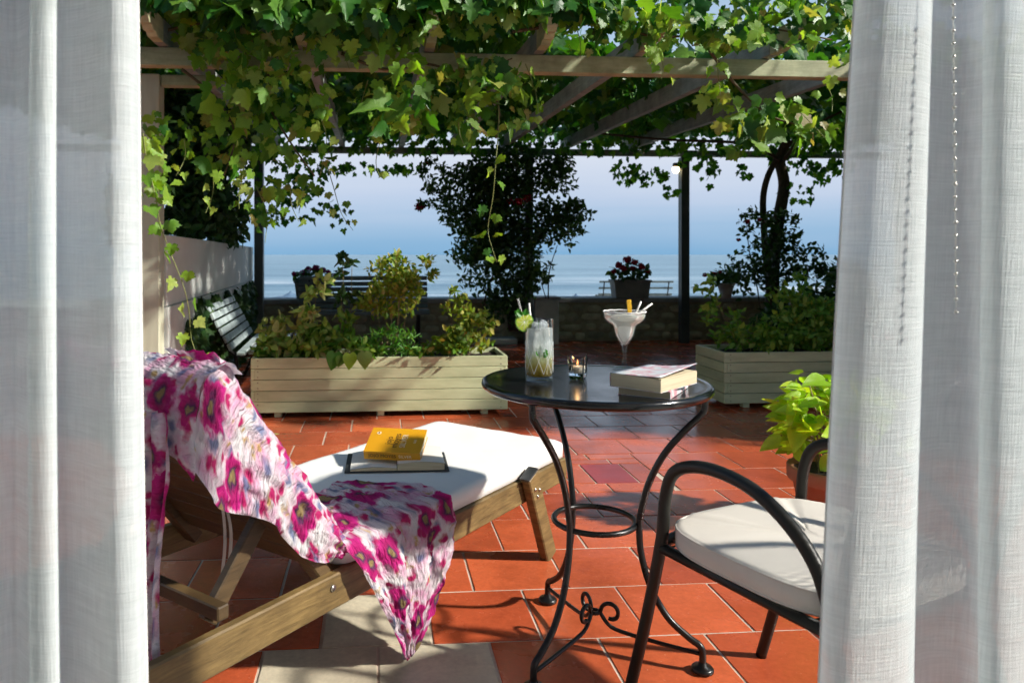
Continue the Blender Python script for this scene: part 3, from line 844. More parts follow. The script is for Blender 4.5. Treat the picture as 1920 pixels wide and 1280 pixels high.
# ================================================================== THINGS
# ---- painted planters, board by board
def planter(label, r0, r1, j0, j1, ztop, zbot=0.035):
    root = tag(empty('wooden_planter', T((r0 + r1) / 2, (j0 + j1) / 2)), label, 'planter', 'cream board planters under the pergola edge')
    nb, th = 5, 0.022
    bh = (ztop - zbot) / nb
    for k in range(nb):
        z = zbot + (k + 0.5) * bh; h = bh - 0.0035
        long_front = k % 2 == 0
        a = 0.0 if long_front else th + 0.001
        b = th + 0.001 if long_front else 0.0
        for (jj, s) in ((j0 + th / 2, 1), (j1 - th / 2, -1)):
            mb = MB(); mb.obox(T((r0 + r1) / 2, jj, z), (r1 - r0 - 2 * a, th, h), ROT_T, 0.0022); mb.build('board', M['planter_paint'], root)
        for rr in (r0 + th / 2, r1 - th / 2):
            mb = MB(); mb.obox(T(rr, (j0 + j1) / 2, z), (th, j1 - j0 - 2 * b, h), ROT_T, 0.0022); mb.build('board', M['planter_paint'], root)
    for rr in (r0 + 0.17, (r0 + r1) / 2, r1 - 0.15):
        for jj in (j0 + 0.05, j1 - 0.05):
            mb = MB(); mb.obox(T(rr, jj, zbot / 2 + 0.001), (0.045, 0.05, zbot - 0.002), ROT_T, 0.002); mb.build('foot', M['planter_paint'], root)
    sm = MB(); sm.lathe([(0.0045, 0.0), (0.0045, 0.0012), (0.003, 0.0018)], (0, 0, 0), 8, (True, True)); sme = sm.mesh('screw'); sme.materials.append(M['steel_dull'])
    for k in range(nb):
        for rr in (r0 + 0.045, r1 - 0.045):
            for dz in (-0.018, 0.018):
                o = bpy.data.objects.new('screw', sme); COL.objects.link(o); o.parent = root
                o.rotation_euler = (R(90), 0, TA); o.location = T(rr, j0 - 0.0002, zbot + (k + 0.5) * bh + dz) - Vector(root.location)
    n = 26; rows = []
    for i in range(8):
        rows.append([T(r0 + th + (r1 - r0 - 2 * th) * k / (n - 1), j0 + th + (j1 - j0 - 2 * th) * i / 7, ztop - 0.055 + 0.035 * random.random()) for k in range(n)])
    mb = MB(); v, f = grid_mesh('soil', rows); mb.add(v, f, True); mb.build('soil', M['soil'], root)
    return root
pl = G(470, 775, 0.035)
rL, jL = TR(pl)
planterL = planter('sunlit long cream planter of horizontal boards beside the white bench', rL, rL + 1.675, jL, jL + 0.46, 0.392)
prr = G(1358, 757, 0.035)
rR, jR = TR(prr)
planterR = planter('shaded cream planter half hidden behind the right curtain', rR, rR + 1.7, jR, jR + 0.46, 0.388)

# ---- benches
def slat_bench(label, origin, ang, length, paint, frame_mat, group, nback=6, nseat=5, zs=1.0, ys=1.0):
    """origin: middle of the seat front on the ground; ang turns local +y (the sitter's back) in plan"""
    root = tag(empty('slatted_bench', origin), label, 'bench', group)
    rot = Matrix.Rotation(ang, 3, 'Z'); o = Vector(origin)
    def q(x, y, z): return o + rot @ Vector((x, y * ys, z * zs))
    L = length / 2
    prof = [(0.02, 0.40), (0.09, 0.425), (0.165, 0.425), (0.24, 0.415), (0.315, 0.405)][:nseat]
    for (y, z) in prof:
        mb = MB(); mb.beam(q(-L, y, z), q(L, y, z), 0.062, 0.026, ch=0.004); mb.build('seat_slat', paint, root)
    for k in range(nback):
        t = k / (nback - 1)
        y = 0.385 + 0.13 * t; z = 0.46 + 0.32 * t
        mb = MB(); mb.beam(q(-L, y, z), q(L, y, z), 0.022, 0.05, up=rot @ Vector((0, 0.38, 0.92)), ch=0.004); mb.build('back_slat', paint, root)
    for x in (-L + 0.12, L - 0.12):
        mb = MB()
        mb.tube(catmull([q(x, 0.03, 0.0), q(x, 0.06, 0.2), q(x, 0.02, 0.375), q(x, 0.18, 0.39), q(x, 0.36, 0.385), q(x, 0.43, 0.50), q(x, 0.535, 0.79)], 5), 0.016, 6)
        mb.tube(catmull([q(x, 0.43, 0.0), q(x, 0.36, 0.2), q(x, 0.36, 0.385)], 5), 0.016, 6)
        mb.build('end_frame', frame_mat, root)
    return root
slat_bench('pale blue white slatted bench against the white garden wall', (-1.09, 5.98, 0), R(97), 1.28, M['bench_paint'], M['iron'], 'slatted benches', zs=0.86, ys=1.14)
b2 = P(680, 605, 8.25)
slat_bench('dark slatted bench in the shade behind the sunlit planter', (b2.x, 8.22, 0), R(4), 1.5, M['bench_dark'], M['iron'], 'slatted benches')
b3 = P(1183, 540, 19)
slat_bench('dark bench facing the sea behind the red geranium trough', (b3.x, 19.0, -0.40), R(180), 1.85, M['bench_dark'], M['iron'], 'slatted benches', nback=3)
# rolled beach parasols' tops peeping over the wall
for i, (px, py, d, lab) in enumerate(((1080, 553, 15, 'small blue parasol top on the beach right of the grey pillar'), (545, 548, 15, 'small blue parasol top on the beach left of the flower trough'))):
    c = P(px, py, d)
    root = tag(empty('beach_parasol', (c.x, c.y, -0.40)), lab, 'parasol', 'beach parasols')
    mb = MB(); mb.lathe([(0.24 if i == 0 else 0.5, -0.12), (0.16, -0.07), (0.03, 0.0), (0.008, 0.03)], c, 8, (False, True)); mb.build('canopy', M['parasol'], root)
    mb = MB(); mb.tube([(c.x, c.y, -0.40), (c.x, c.y, c.z)], 0.018, 8); mb.build('pole', M['steel'], root)

from mathutils import noise as mnz

# ---- sun lounger
LU, LV = Vector((-0.587, -0.810, 0)).normalized(), Vector((0.81, -0.587, 0)).normalized()
def L(u, v, z): return LU * u + LV * v + Vector((0, 0, z))
VC, HW = -1.525, 0.285                            # centre line, half width
UF, UH, UE = -2.545, -1.307, -0.56                # foot end, hinge, head end
TH = R(52)
def BR(s, v, off): return L(UH + s * math.cos(TH) - off * math.sin(TH), v, 0.302 + s * math.sin(TH) + off * math.cos(TH))
lounger = tag(empty('sun_lounger', L(-1.6, VC, 0)), 'teak sun lounger with raised back and white mattress', 'lounger')
for sgn, nm in ((1, 'near'), (-1, 'far')):
    v = VC + sgn * (HW + 0.012)
    mb = MB(); mb.beam(L(UF + 0.01, v, 0.262), L(UE, v, 0.262), 0.026, 0.082, ch=0.004); mb.build('side_rail', M['teak'], lounger)
    vo = VC + sgn * (HW + 0.045)
    mb = MB(); mb.beam(L(-2.345, vo, 0.002), L(-2.205, vo, 0.322), 0.034, 0.066, up=LU, ch=0.004); leg = mb.build('leg', M['teak'], lounger)
    mb = MB(); mb.beam(L(-2.2025, vo, 0.3225), L(-2.2005, vo, 0.3275), 0.037, 0.070, up=LU); mb.build('cap', M['rubber'], leg)
    for (du, z) in ((-0.012, 0.265), (0.018, 0.272), (0.0, 0.245)):
        mb = MB(); c = L(-2.232 + du, vo + sgn * 0.017, z)
        mb.tube([c, c + LV * sgn * 0.004], 0.006, 10); mb.build('bolt', M['steel'], leg)
    mb = MB(); mb.beam(L(-0.70, vo - sgn * 0.035, 0.002), L(-0.76, vo - sgn * 0.035, 0.222), 0.026, 0.066, up=LU, ch=0.004); mb.build('leg', M['teak'], lounger)
    # bolts at the hinge
    mb = MB(); c = L(UH + 0.03, VC + sgn * (HW + 0.025), 0.275); mb.tube([c, c + LV * sgn * 0.004], 0.008, 10); mb.build('bolt', M['steel'], lounger)
for u in (UF + 0.022, UE - 0.02):
    mb = MB(); mb.beam(L(u, VC - HW, 0.262), L(u, VC + HW, 0.262), 0.024, 0.080, ch=0.004); mb.build('end_rail', M['teak'], lounger)
k = UF + 0.09
while k < UH - 0.05:                              # slats under the seat
    mb = MB(); mb.beam(L(k, VC - HW + 0.002, 0.292), L(k, VC + HW - 0.002, 0.292), 0.055, 0.016); mb.build('slat', M['teak'], lounger)
    k += 0.078
# backrest frame: two stiles, cross boards
mbb = MB()
for sgn in (1, -1):
    v = VC + sgn * (HW - 0.022)
    mbb.beam(BR(-0.04, v, -0.022), BR(0.605, v, -0.022), 0.036, 0.046, up=LV, ch=0.004)
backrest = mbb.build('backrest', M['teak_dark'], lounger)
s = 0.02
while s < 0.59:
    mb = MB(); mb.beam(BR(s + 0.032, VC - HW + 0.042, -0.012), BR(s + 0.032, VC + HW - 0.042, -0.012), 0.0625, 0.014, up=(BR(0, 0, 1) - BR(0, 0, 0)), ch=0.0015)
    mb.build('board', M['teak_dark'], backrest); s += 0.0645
for sgn in (1, -1):
    for s in (0.15, 0.34):
        mb = MB(); c = BR(s, VC + sgn * (HW - 0.002), -0.02); mb.tube([c, c + LV * sgn * 0.005], 0.008, 10); mb.build('bolt', M['steel'], backrest)
for sgn in (1, -1):
    v = VC + sgn * (HW - 0.065)
    mb = MB(); mb.beam(BR(0.23, v, -0.045), L(-0.99, v, 0.285), 0.024, 0.042, up=LU, ch=0.003); mb.build('prop_strut', M['teak_dark'], lounger)
mb = MB(); mb.beam(L(-0.99, VC - HW + 0.01, 0.318), L(-0.99, VC + HW - 0.01, 0.318), 0.03, 0.03, ch=0.003); mb.build('prop_bar', M['teak_dark'], lounger)
mb = MB(); mb.tube([L(-0.82, VC - HW, 0.262), L(-0.82, VC + HW, 0.262)], 0.006, 8); mb.build('tie_rod', M['steel'], lounger)
# mattress in two hinged pads
def pad(name, fn, n1, n2, parent, th, puff):
    rows_t, rows_b = [], []
    for i in range(n1 + 1):
        a = i / n1; rt, rb = [], []
        for k in range(n2 + 1):
            b = k / n2
            e = min(a, 1 - a, 1) * 50; e2 = min(b, 1 - b) * 26
            ed = min(1.0, max(0.0, min(e, e2))) ** 0.5
            w = mnz.noise(Vector((a * 9, b * 5, th * 50))) * 0.003 + mnz.noise(Vector((a * 26 + b * 9, b * 4, 3.0))) * 0.0012
            rt.append(fn(a, b, th * (0.86 + 0.14 * ed) + puff * ed + w * ed)); rb.append(fn(a, b, th * 0.06 * (1 - ed)))
        rows_t.append(rt); rows_b.append(rb)
    vt, ft = grid_mesh('', rows_t); vb, fb = grid_mesh('', rows_b)
    mb = MB(); mb.add(vt, ft, True); mb.add(vb, [tuple(reversed(f)) for f in fb], True)
    off = len(vt); n = n2 + 1; m = n1 + 1
    ring = [k for k in range(n)] + [i * n + n - 1 for i in range(1, m)] + [(m - 1) * n + k for k in range(n - 2, -1, -1)] + [i * n for i in range(m - 2, 0, -1)]
    fs = []
    for q in range(len(ring)):
        a_, b_ = ring[q], ring[(q + 1) % len(ring)]
        fs.append((b_, a_, a_ + off, b_ + off))
    mb.f += fs; mb.s += [True] * len(fs)
    return mb.build(name, M['mattress'], parent)
def rc(a, b, rad=0.06, la=1.24, lb=0.6):
    """round the corners of a pad in plan"""
    x, y = a * la, b * lb
    for sx, sy in ((0, 0), (0, 1), (1, 0), (1, 1)):
        cx = rad if sx == 0 else la - rad; cy = rad if sy == 0 else lb - rad
        dx, dy = x - cx, y - cy
        if (dx < 0) == (sx == 0) and (dy < 0) == (sy == 0) and dx * dx + dy * dy > 0:
            mx = max(abs(dx), abs(dy)); r = math.hypot(dx, dy); s = mx / r
            x, y = cx + dx * s, cy + dy * s
    return x, y
def seat_fn(a, b, h):
    x, y = rc(a, b, 0.05); return L(UF - 0.012 + x, VC - 0.30 + y, 0.3035 + h)
def back_fn(a, b, h):
    x, y = rc(a, b, 0.04, 0.615, 0.6); return BR(0.012 + x, VC - 0.30 + y, 0.002 + h)
pad('mattress', seat_fn, 70, 40, lounger, 0.056, 0.003)
pad('mattress', back_fn, 40, 40, lounger, 0.056, 0.003)
for dx, ln in ((0.0, 0.24), (0.014, 0.17)):
    mb = MB(); c = BR(0.22, VC + 0.07 + dx, -0.03)
    pts = [c + Vector((0.006 * math.sin(t * 5) + dx * t, 0.01 * t, -ln * t)) for t in [i / 8 for i in range(9)]]
    for w0 in (0,):
        rows = [[p + LV * -0.006, p + LV * 0.006] for p in pts]
    v, f = grid_mesh('', rows); mb.add(v, f, True)
    mb.build('tie_ribbon', M['cream_cloth'], lounger)

# ---- floral scarf
def cloth(name, grids, mat, parent=None, solid=0.0):
    """grids: list of (rows of points, rows of uv)"""
    mb = MB(); uvl = []
    for rows, uv in grids:
        v, f = grid_mesh('', rows); mb.add(v, f, True)
        uvl += [c for r in uv for c in r]
    me = mb.mesh(name)
    ul = me.uv_layers.new(name='UVMap')
    idx = np.empty(len(me.loops), dtype=np.int32); me.loops.foreach_get('vertex_index', idx)
    arr = np.array(uvl, dtype=np.float32)[idx]
    ul.data.foreach_set('uv', arr.ravel())
    return link(name, me, mat, parent)
def lerp(a, b, t): return a + (b - a) * t
def resample(ctrl, n):
    """smooth curve through ctrl, n evenly spaced points"""
    c = catmull(ctrl, 10)
    ds = [0.0]
    for i in range(1, len(c)): ds.append(ds[-1] + (c[i] - c[i - 1]).length)
    out = []
    j = 0
    for k in range(n):
        t = ds[-1] * k / (n - 1)
        while j < len(ds) - 2 and ds[j + 1] < t: j += 1
        w = 0 if ds[j + 1] == ds[j] else (t - ds[j]) / (ds[j + 1] - ds[j])
        out.append(c[j].lerp(c[j + 1], min(1, w)))
    return out, ds[-1]
def crumple(rows, amp, fx, fy, seed, dirn=None):
    m, n = len(rows), len(rows[0]); out = []
    for i in range(m):
        r = []
        for k in range(n):
            p = rows[i][k]
            a = rows[min(i + 1, m - 1)][k] - rows[max(i - 1, 0)][k]; b = rows[i][min(k + 1, n - 1)] - rows[i][max(k - 1, 0)]
            nn = a.cross(b)
            if nn.length > 1e-9: nn.normalize()
            q = Vector((i / m * fx + seed, k / n * fy, seed * 1.7))
            w = (1 - abs(mnz.noise(q)) * 2.2) * 0.6 + mnz.noise(q * 2.3) * 0.5 + mnz.noise(q * 5.1) * 0.28
            r.append(p + nn * amp * w)
        out.append(r)
    return out
grids = []
# (1) along the near edge of the raised back
rows, uv = [], []
NS = 90
for i in range(NS):
    t = i / (NS - 1)
    s = lerp(0.650, 0.03, t)
    h = 0.10 * (1 - t) ** 0.7 + 0.02 + 0.025 * math.sin(t * 9.0)
    if t > 0.72: h *= max(0.0, (1 - t) / 0.28)
    inn = lerp(-1.42, -1.29, t)
    wav = 0.012 * math.sin(t * 17)
    ctrl = [BR(s, inn, 0.075), BR(s, lerp(inn, -1.23, .6), 0.074), BR(s, -1.224 + wav * .3, 0.068), BR(s, -1.200, 0.045), BR(s, -1.192 + wav, lerp(-0.01, 0.02, t)), BR(s, -1.198 + wav, lerp(-0.05, 0.012, t ** 2)) + Vector((0, 0, -h))]
    p, ln = resample(ctrl, 44); rows.append(p); uv.append([(t * 0.72, ln * k / 43) for k in range(44)])
rows = crumple(rows, 0.013, 6.0, 15.0, 3.1)
grids.append((rows, uv))
# (2) over the top edge
rows, uv = [], []
for i in range(70):
    t = i / 69; v = lerp(-1.80, -1.184, t)
    h = 0.07 + 0.03 * math.sin(t * 7) * t + 0.055 * max(0, t - 0.6) / 0.4
    ctrl = [BR(0.605, v, 0.064), BR(0.625, v, 0.068), BR(0.645, v, 0.060), BR(0.661, v, 0.03), BR(0.655, v, -0.03), BR(0.645, v, -0.055) + Vector((0, 0, -h))]
    p, ln = resample(ctrl, 34); rows.append(p); uv.append([(0.9 + ln * k / 33, t * 0.6) for k in range(34)])
rows = crumple(rows, 0.009, 12.0, 7.0, 8.4)
grids.append((rows, uv))
# (3) end hanging down behind the back
rows, uv = [], []
for i in range(60):
    t = i / 59
    c = BR(0.655, -1.278, -0.07); z = lerp(c.z - 0.02, 0.215, t)
    w = 0.027 + 0.007 * math.sin(t * 6) - 0.018 * max(0, t - 0.75) / 0.25
    line = []
    for k in range(16):
        b = k / 15
        line.append(Vector((c.x, c.y, z)) + LV * ((b - 0.5) * 2 * w + 0.006 * math.sin(t * 8)) + LU * (0.012 * math.sin(b * 12 + t * 3) + 0.03 * t * 0.2))
    rows.append(line); uv.append([(1.6 + t * 0.5, k / 15 * 0.16) for k in range(16)])
grids.append((crumple(rows, 0.006, 5, 3, 1.9), uv))
# (4) spread over the seat and falling to a point beside the rail
rows, uv = [], []
NA, NB = 72, 100
for j in range(NB):
    b = j / (NB - 1); line = []
    for k in range(NA):
        a = k / (NA - 1)
        u0 = lerp(-1.300, -1.745, a)
        vin = -1.33 - 0.20 * math.sin(min(1, a * 1.25) * math.pi * 0.62) + 0.02 * math.sin(a * 14) + (0.10 * max(0, a - .8) / .2)
        if b < 0.38:
            t = b / 0.38
            line.append(L(u0 + 0.02 * (1 - t) * math.sin(a * 9), lerp(vin, -1.225, t), 0.372 + 0.010 * math.sin(math.pi * t) + 0.012 * (1 - a) * (1 - t)))
        else:
            t = (b - 0.38) / 0.62
            ex = 1.15 if a < 0.5 else 1.75
            ua = lerp(u0, -1.53, t ** ex * 0.95)
            fold = math.sin(a * 21 + 1.0) * 0.014 * (1 - t * 0.4) * min(1, t * 4)
            z = 0.372 - 0.360 * t
            line.append(L(ua, -1.200 + 0.016 * math.sin(t * 3.1) + fold + 0.012 * min(1, t * 8), z + 0.02 * math.sin(a * 8) * t * (1 - t)))
    rows.append(line); uv.append([(0.3 + k / (NA - 1) * 0.50, 1.0 + b * 0.62) for k in range(NA)])
rows = crumple(rows, 0.013, 10.0, 11.0, 5.5)
for r in rows[:38]:
    for p in r: p.z = max(p.z, 0.366)
grids.append((rows, uv))
scarf = cloth('scarf', grids, M['scarf'])
tag(scarf, 'crinkled white scarf with magenta flowers draped over the lounger', 'scarf')

# ---- books on the lounger
def text_mesh(name, body, size, mat, parent, origin, ax, ay, lift=0.0006):
    cu = bpy.data.curves.new('lettering', 'FONT'); cu.body = body; cu.size = size; cu.align_x = 'CENTER'; cu.align_y = 'CENTER'
    cu.extrude = 0.0002; cu.resolution_u = 3
    to = bpy.data.objects.new('lettering_source', cu)
    me = bpy.data.meshes.new_from_object(to)
    bpy.data.objects.remove(to); bpy.data.curves.remove(cu)
    ax, ay = Vector(ax).normalized(), Vector(ay).normalized(); az = ax.cross(ay)
    m = Matrix((ax, ay, az)).transposed().to_4x4(); m.translation = Vector(origin) + az * lift
    me.transform(m); me.materials.clear(); me.materials.append(mat)
    return link(name, me, mat, parent)
def book(name, label, corner, e1, e2, up, w1, w2, th, cover, art=None, spine='e1'):
    """corner: lower corner; spine runs along e1"""
    root = tag(empty(name, corner), label, 'book')
    c, e1, e2, up = Vector(corner), Vector(e1), Vector(e2), Vector(up)
    rot = Matrix((e1, e2, up)).transposed()
    def bx(a0, a1, b0, b1, z0, z1, ch=0.0):
        m = MB(); m.obox(c + e1 * (a0 + a1) / 2 + e2 * (b0 + b1) / 2 + up * (z0 + z1) / 2, (a1 - a0, b1 - b0, z1 - z0), rot, ch); return m
    bx(0.002, w1 - 0.002, 0.0015, w2 - 0.002, 0.0013, th - 0.0013).build('page_block', M['page_edge'], root)
    bx(0, w1, 0, w2, 0, 0.0012).build('back_cover', cover, root)
    bx(0, w1, -0.0015, 0.0008, 0, th, 0.0006).build('spine', cover, root)
    front = bx(0, w1, 0, w2, th - 0.0012, th).build('front_cover', art or cover, root)
    return root, rot
e1 = Vector((0.985, -0.172, 0)).normalized()
e2f = Vector((0.172, 0.985, 0)).normalized()
TL = R(19)
e2 = (e2f * math.cos(TL) + Vector((0, 0, 1)) * math.sin(TL)); upb = e1.cross(e2)
bc = Vector((-0.222, 2.428, 0.392))
W1, W2, BT = 0.188, 0.140, 0.030
ob, _ = book('paperback_book', 'thick orange paperback with dark and white lettering on the lounger', bc, e1, e2, upb, W1, W2, BT, M['book_orange'])
cv = lambda a, b: bc + e1 * a + e2 * b + upb * BT
# the title runs up the cover, at right angles to the spine
text_mesh('lettering', 'jojo', 0.030, M['ink'], ob, cv(0.072, 0.066), e2, -e1)
text_mesh('lettering', 'moyes', 0.032, M['ink'], ob, cv(0.096, 0.066), e2, -e1)
text_mesh('lettering', 'SILVER', 0.027, M['ink_white'], ob, cv(0.123, 0.066), e2, -e1)
text_mesh('lettering', 'BAY', 0.012, M['ink_white'], ob, cv(0.160, 0.066), e2, -e1)
mb = MB(); o_ = cv(0.028, 0.108); mb.add([o_ + upb * 0.0005] + [o_ + upb * 0.0005 + (e1 * math.cos(t) + e2 * math.sin(t)) * 0.008 for t in [i * math.pi / 6 for i in range(12)]], [(0, i + 1, (i + 1) % 12 + 1) for i in range(12)]); mb.build('emblem', M['ink_white'], ob)
mb = MB(); mb.add([o_ + upb * 0.0009] + [o_ + upb * 0.0009 + (e1 * math.cos(t) * 0.6 + e2 * math.sin(t)) * 0.005 for t in [i * math.pi / 4 for i in range(8)]], [(0, i + 1, (i + 1) % 8 + 1) for i in range(8)]); mb.build('emblem', M['ink'], ob)
sp = lambda a: bc + e1 * a + upb * BT * 0.5 - e2 * 0.0018
text_mesh('lettering', 'JOJO MOYES', 0.0165, M['ink'], ob, sp(0.062), e1, upb)
text_mesh('lettering', 'SILVER', 0.015, M['ink_white'], ob, sp(0.138), e1, upb)

nbc = Vector((-0.118, 2.475, 0.364)); na = R(3.5)
n1, n2 = Vector((math.cos(na), math.sin(na), 0)), Vector((-math.sin(na), math.cos(na), 0))
nbk = tag(empty('open_notebook', nbc), 'open black notebook with blank white pages under the orange book', 'notebook')
def nq(a, b, z): return nbc + n1 * a + n2 * b + Vector((0, 0, z))
nrot = Matrix((n1, n2, Vector((0, 0, 1)))).transposed()
mb = MB(); mb.obox(nq(0, 0, 0.0035), (0.335, 0.225, 0.003), nrot, 0.001); mb.build('cover', M['black_cover'], nbk)
def pages(a0, a1, t0, t1, name):
    rt = []
    for i in range(11):
        t = i / 10; a = lerp(a0, a1, t)
        z = lerp(t0, t1, t) + 0.006 * math.sin(math.pi * t)
        rt.append((a, z))
    poly = [(a, 0.0055) for a, z in (rt[0], rt[-1])]
    m = MB(); m.prism([(rt[0][0], 0.0055)] + rt[:] + [(rt[-1][0], 0.0055)], 0.205, nq(0, -0.1045, 0), n1, Vector((0, 0, 1)), n2)
    return m.build(name, M['page_edge'], nbk)
pages(-0.149, -0.001, 0.010, 0.012, 'page_block'); pages(0.001, 0.152, 0.026, 0.026, 'page_block')
for (a0, a1, t0, t1) in ((-0.150, -0.001, 0.0105, 0.0125), (0.001, 0.153, 0.0265, 0.0265)):
    rows = []
    for i in range(11):
        t = i / 10; a = lerp(a0, a1, t); z = lerp(t0, t1, t) + 0.006 * math.sin(math.pi * t) + 0.0006
        rows.append([nq(a, -0.105, z), nq(a, 0.1015, z)])
    m = MB(); v, f = grid_mesh('', rows); m.add(v, [tuple(reversed(q)) for q in f], True); m.build('page', M['paper'], nbk)

# ---- bistro table
TC = Vector((0.438, 2.0, 0))
table = tag(empty('bistro_table', TC), 'round black iron bistro table with curved legs', 'table')
mb = MB(); mb.lathe([(0.0, 0.700), (0.285, 0.700), (0.296, 0.698), (0.302, 0.703), (0.3045, 0.710), (0.302, 0.7175), (0.296, 0.7205), (0.285, 0.7190), (0.270, 0.7182), (0.0, 0.7180)], TC, 96, (False, False)); mb.build('table_top', M['table_top'], table)
LEGP = [(0.280, 0.702), (0.280, 0.668), (0.270, 0.650), (0.228, 0.604), (0.180, 0.540), (0.142, 0.460), (0.122, 0.380), (0.118, 0.340), (0.124, 0.270), (0.148, 0.190), (0.190, 0.122), (0.240, 0.082), (0.268, 0.066), (0.275, 0.050), (0.275, 0.016)]
for deg in (-25, 108, 226):
    a = R(deg); dr = Vector((math.cos(a), math.sin(a), 0)); tg = Vector((-dr.y, dr.x, 0))
    pts = catmull([TC + dr * r + Vector((0, 0, z)) for r, z in LEGP], 6)
    mb = MB(); mb.tube(pts, 0.0088, 10); leg = mb.build('leg', M['iron'], table)
    c = TC + dr * 0.275
    mb = MB(); mb.lathe([(0.0, 0.0), (0.022, 0.0), (0.0275, 0.004), (0.028, 0.010), (0.024, 0.015), (0.012, 0.018), (0.0095, 0.026)], c, 24, (False, True)); mb.build('foot', M['iron'], leg)
    sc = [TC + dr * 0.272 + Vector((0, 0, 0.045)), TC + dr * 0.18 + Vector((0, 0, 0.050)), TC + dr * 0.10 + Vector((0, 0, 0.056)), TC + dr * 0.045 + Vector((0, 0, 0.066)), TC + dr * 0.018 + Vector((0, 0, 0.095))]
    q0 = TC + dr * 0.018 + Vector((0, 0, 0.095))
    cc = TC + dr * 0.043 + Vector((0, 0, 0.104))
    for t in range(0, 11):
        an = math.pi - t * 0.50; rr = 0.026 * (1 - t * 0.035)
        sc.append(cc + dr * math.cos(an) * rr + Vector((0, 0, math.sin(an) * rr)))
    mb = MB(); mb.tube(catmull(sc, 4), 0.0055, 8); mb.build('scroll', M['iron'], table)
mb = MB(); mb.tube([TC + Vector((math.cos(t) * 0.108, math.sin(t) * 0.108, 0.345)) for t in [i * math.pi / 24 for i in range(48)]], 0.0075, 10, closed=True); mb.build('ring', M['iron'], table)
mb = MB(); mb.tube([TC + Vector((math.cos(t) * 0.012, math.sin(t) * 0.012, 0.098)) for t in [i * math.pi / 8 for i in range(16)]], 0.005, 8, closed=True); mb.build('collar', M['iron'], table)

# ---- drinks and candle on the table
ZT = 0.7205
hb = G(1011, 712, ZT); hb.z = ZT - 0.0015
hg = tag(empty('highball_glass', hb), 'tall cut glass of mojito with lime wheel and straws', 'glass')
prof_o = [(0.0, 0.0), (0.034, 0.0), (0.0365, 0.004), (0.0370, 0.02), (0.0385, 0.166)]
prof_i = [(0.0368, 0.166), (0.0353, 0.018), (0.033, 0.013), (0.0, 0.012)]
mb = MB(); mb.lathe(prof_o + prof_i, hb, 48, (False, False)); mb.build('tumbler', M['glass'], hg)
M['mojito'] = mat_drink('mojito', [(0.05, (0.30, 0.21, 0.02)), (0.22, (0.50, 0.40, 0.06)), (0.38, (0.70, 0.72, 0.40)), (0.52, (0.88, 0.91, 0.86)), (0.68, (0.95, 0.97, 0.97)), (0.80, (0.80, 0.84, 0.85)), (0.95, (0.96, 0.97, 0.97))], hb.z + 0.012, hb.z + 0.145, 0.3, 0.10)
mb = MB(); mb.lathe([(0.0, 0.0135), (0.0325, 0.0145), (0.0346, 0.0195), (0.0362, 0.142), (0.0, 0.142)], hb, 40, (False, False)); mb.build('drink', M['mojito'], hg)
M['icew'] = mat_drink('ice_cubes', [(0.0, (0.90, 0.93, 0.94)), (1.0, (0.96, 0.97, 0.98))], 0, 1, 0.15, 0.35)
for i in range(10):
    an = random.random() * 6.28; rr = 0.014
    mb = MB(); mb.obox(hb + Vector((math.cos(an) * rr, math.sin(an) * rr, 0.147 + random.uniform(-0.006, 0.008))), (0.016, 0.015, 0.013), Matrix.Rotation(random.random() * 3, 3, Vector((random.random(), random.random(), 1)).normalized()), 0.002); mb.build('ice_cube', M['icew'], hg)
for i in range(18):                               # cut diamonds on the glass
    an = 2 * math.pi * i / 18; an2 = an + 0.9
    for s in (1, -1):
        if i % 2: continue
        pts = [hb + Vector((math.cos(an + s * 0.85 * t) * lerp(0.0374, 0.0380, t), math.sin(an + s * 0.85 * t) * lerp(0.0374, 0.0380, t), lerp(0.022, 0.105, t))) for t in [q / 8 for q in range(9)]]
        mb = MB(); mb.tube(pts, 0.0007, 4); mb.build('cut_line', M['icew'], hg)
lc = hb + Vector((-0.041, -0.004, 0.158))
limeroot = MB()
ln = Vector((0.25, -0.95, 0.12)).normalized(); la = ln.cross(Vector((0, 0, 1))).normalized(); lb = la.cross(ln)
n = 32
vs = [lc - ln * 0.0025] + [lc - ln * 0.0025 + (la * math.cos(6.2832 * k / n) + lb * math.sin(6.2832 * k / n)) * 0.0232 for k in range(n)] + [lc + ln * 0.0025] + [lc + ln * 0.0025 + (la * math.cos(6.2832 * k / n) + lb * math.sin(6.2832 * k / n)) * 0.0232 for k in range(n)]
fs = [(0, 1 + (k + 1) % n, 1 + k) for k in range(n)] + [(n + 1, n + 2 + k, n + 2 + (k + 1) % n) for k in range(n)]
limeroot.add(vs, fs); wheel = limeroot.build('lime_wheel', M['lime'], hg)
mb = MB(); mb.tube([lc + (la * math.cos(6.2832 * k / n) + lb * math.sin(6.2832 * k / n)) * 0.0242 for k in range(n)], 0.0028, 6, closed=True); mb.build('rind', M['lime_rind'], wheel)
for k in range(9):
    a = 6.2832 * k / 9
    mb = MB(); mb.tube([lc + ln * 0.0027, lc + ln * 0.0027 + (la * math.cos(a) + lb * math.sin(a)) * 0.022], 0.0005, 4); mb.build('membrane', M['straw'], wheel)
def straw(parent, p0, p1, r, mat, twist=False):
    mb = MB(); mb.tube([p0, p1], r, 10); s = mb.build('straw', mat, parent)
    if twist:
        p0, p1 = Vector(p0), Vector(p1); d = (p1 - p0).normalized(); a = d.orthogonal().normalized(); b = d.cross(a)
        N = 90
        for ph in (0, math.pi):
            mb = MB(); mb.tube([p0.lerp(p1, i / N) + (a * math.cos(i * 0.9 + ph) + b * math.sin(i * 0.9 + ph)) * r for i in range(N + 1)], 0.0007, 4); mb.build('twist', M['straw'], s)
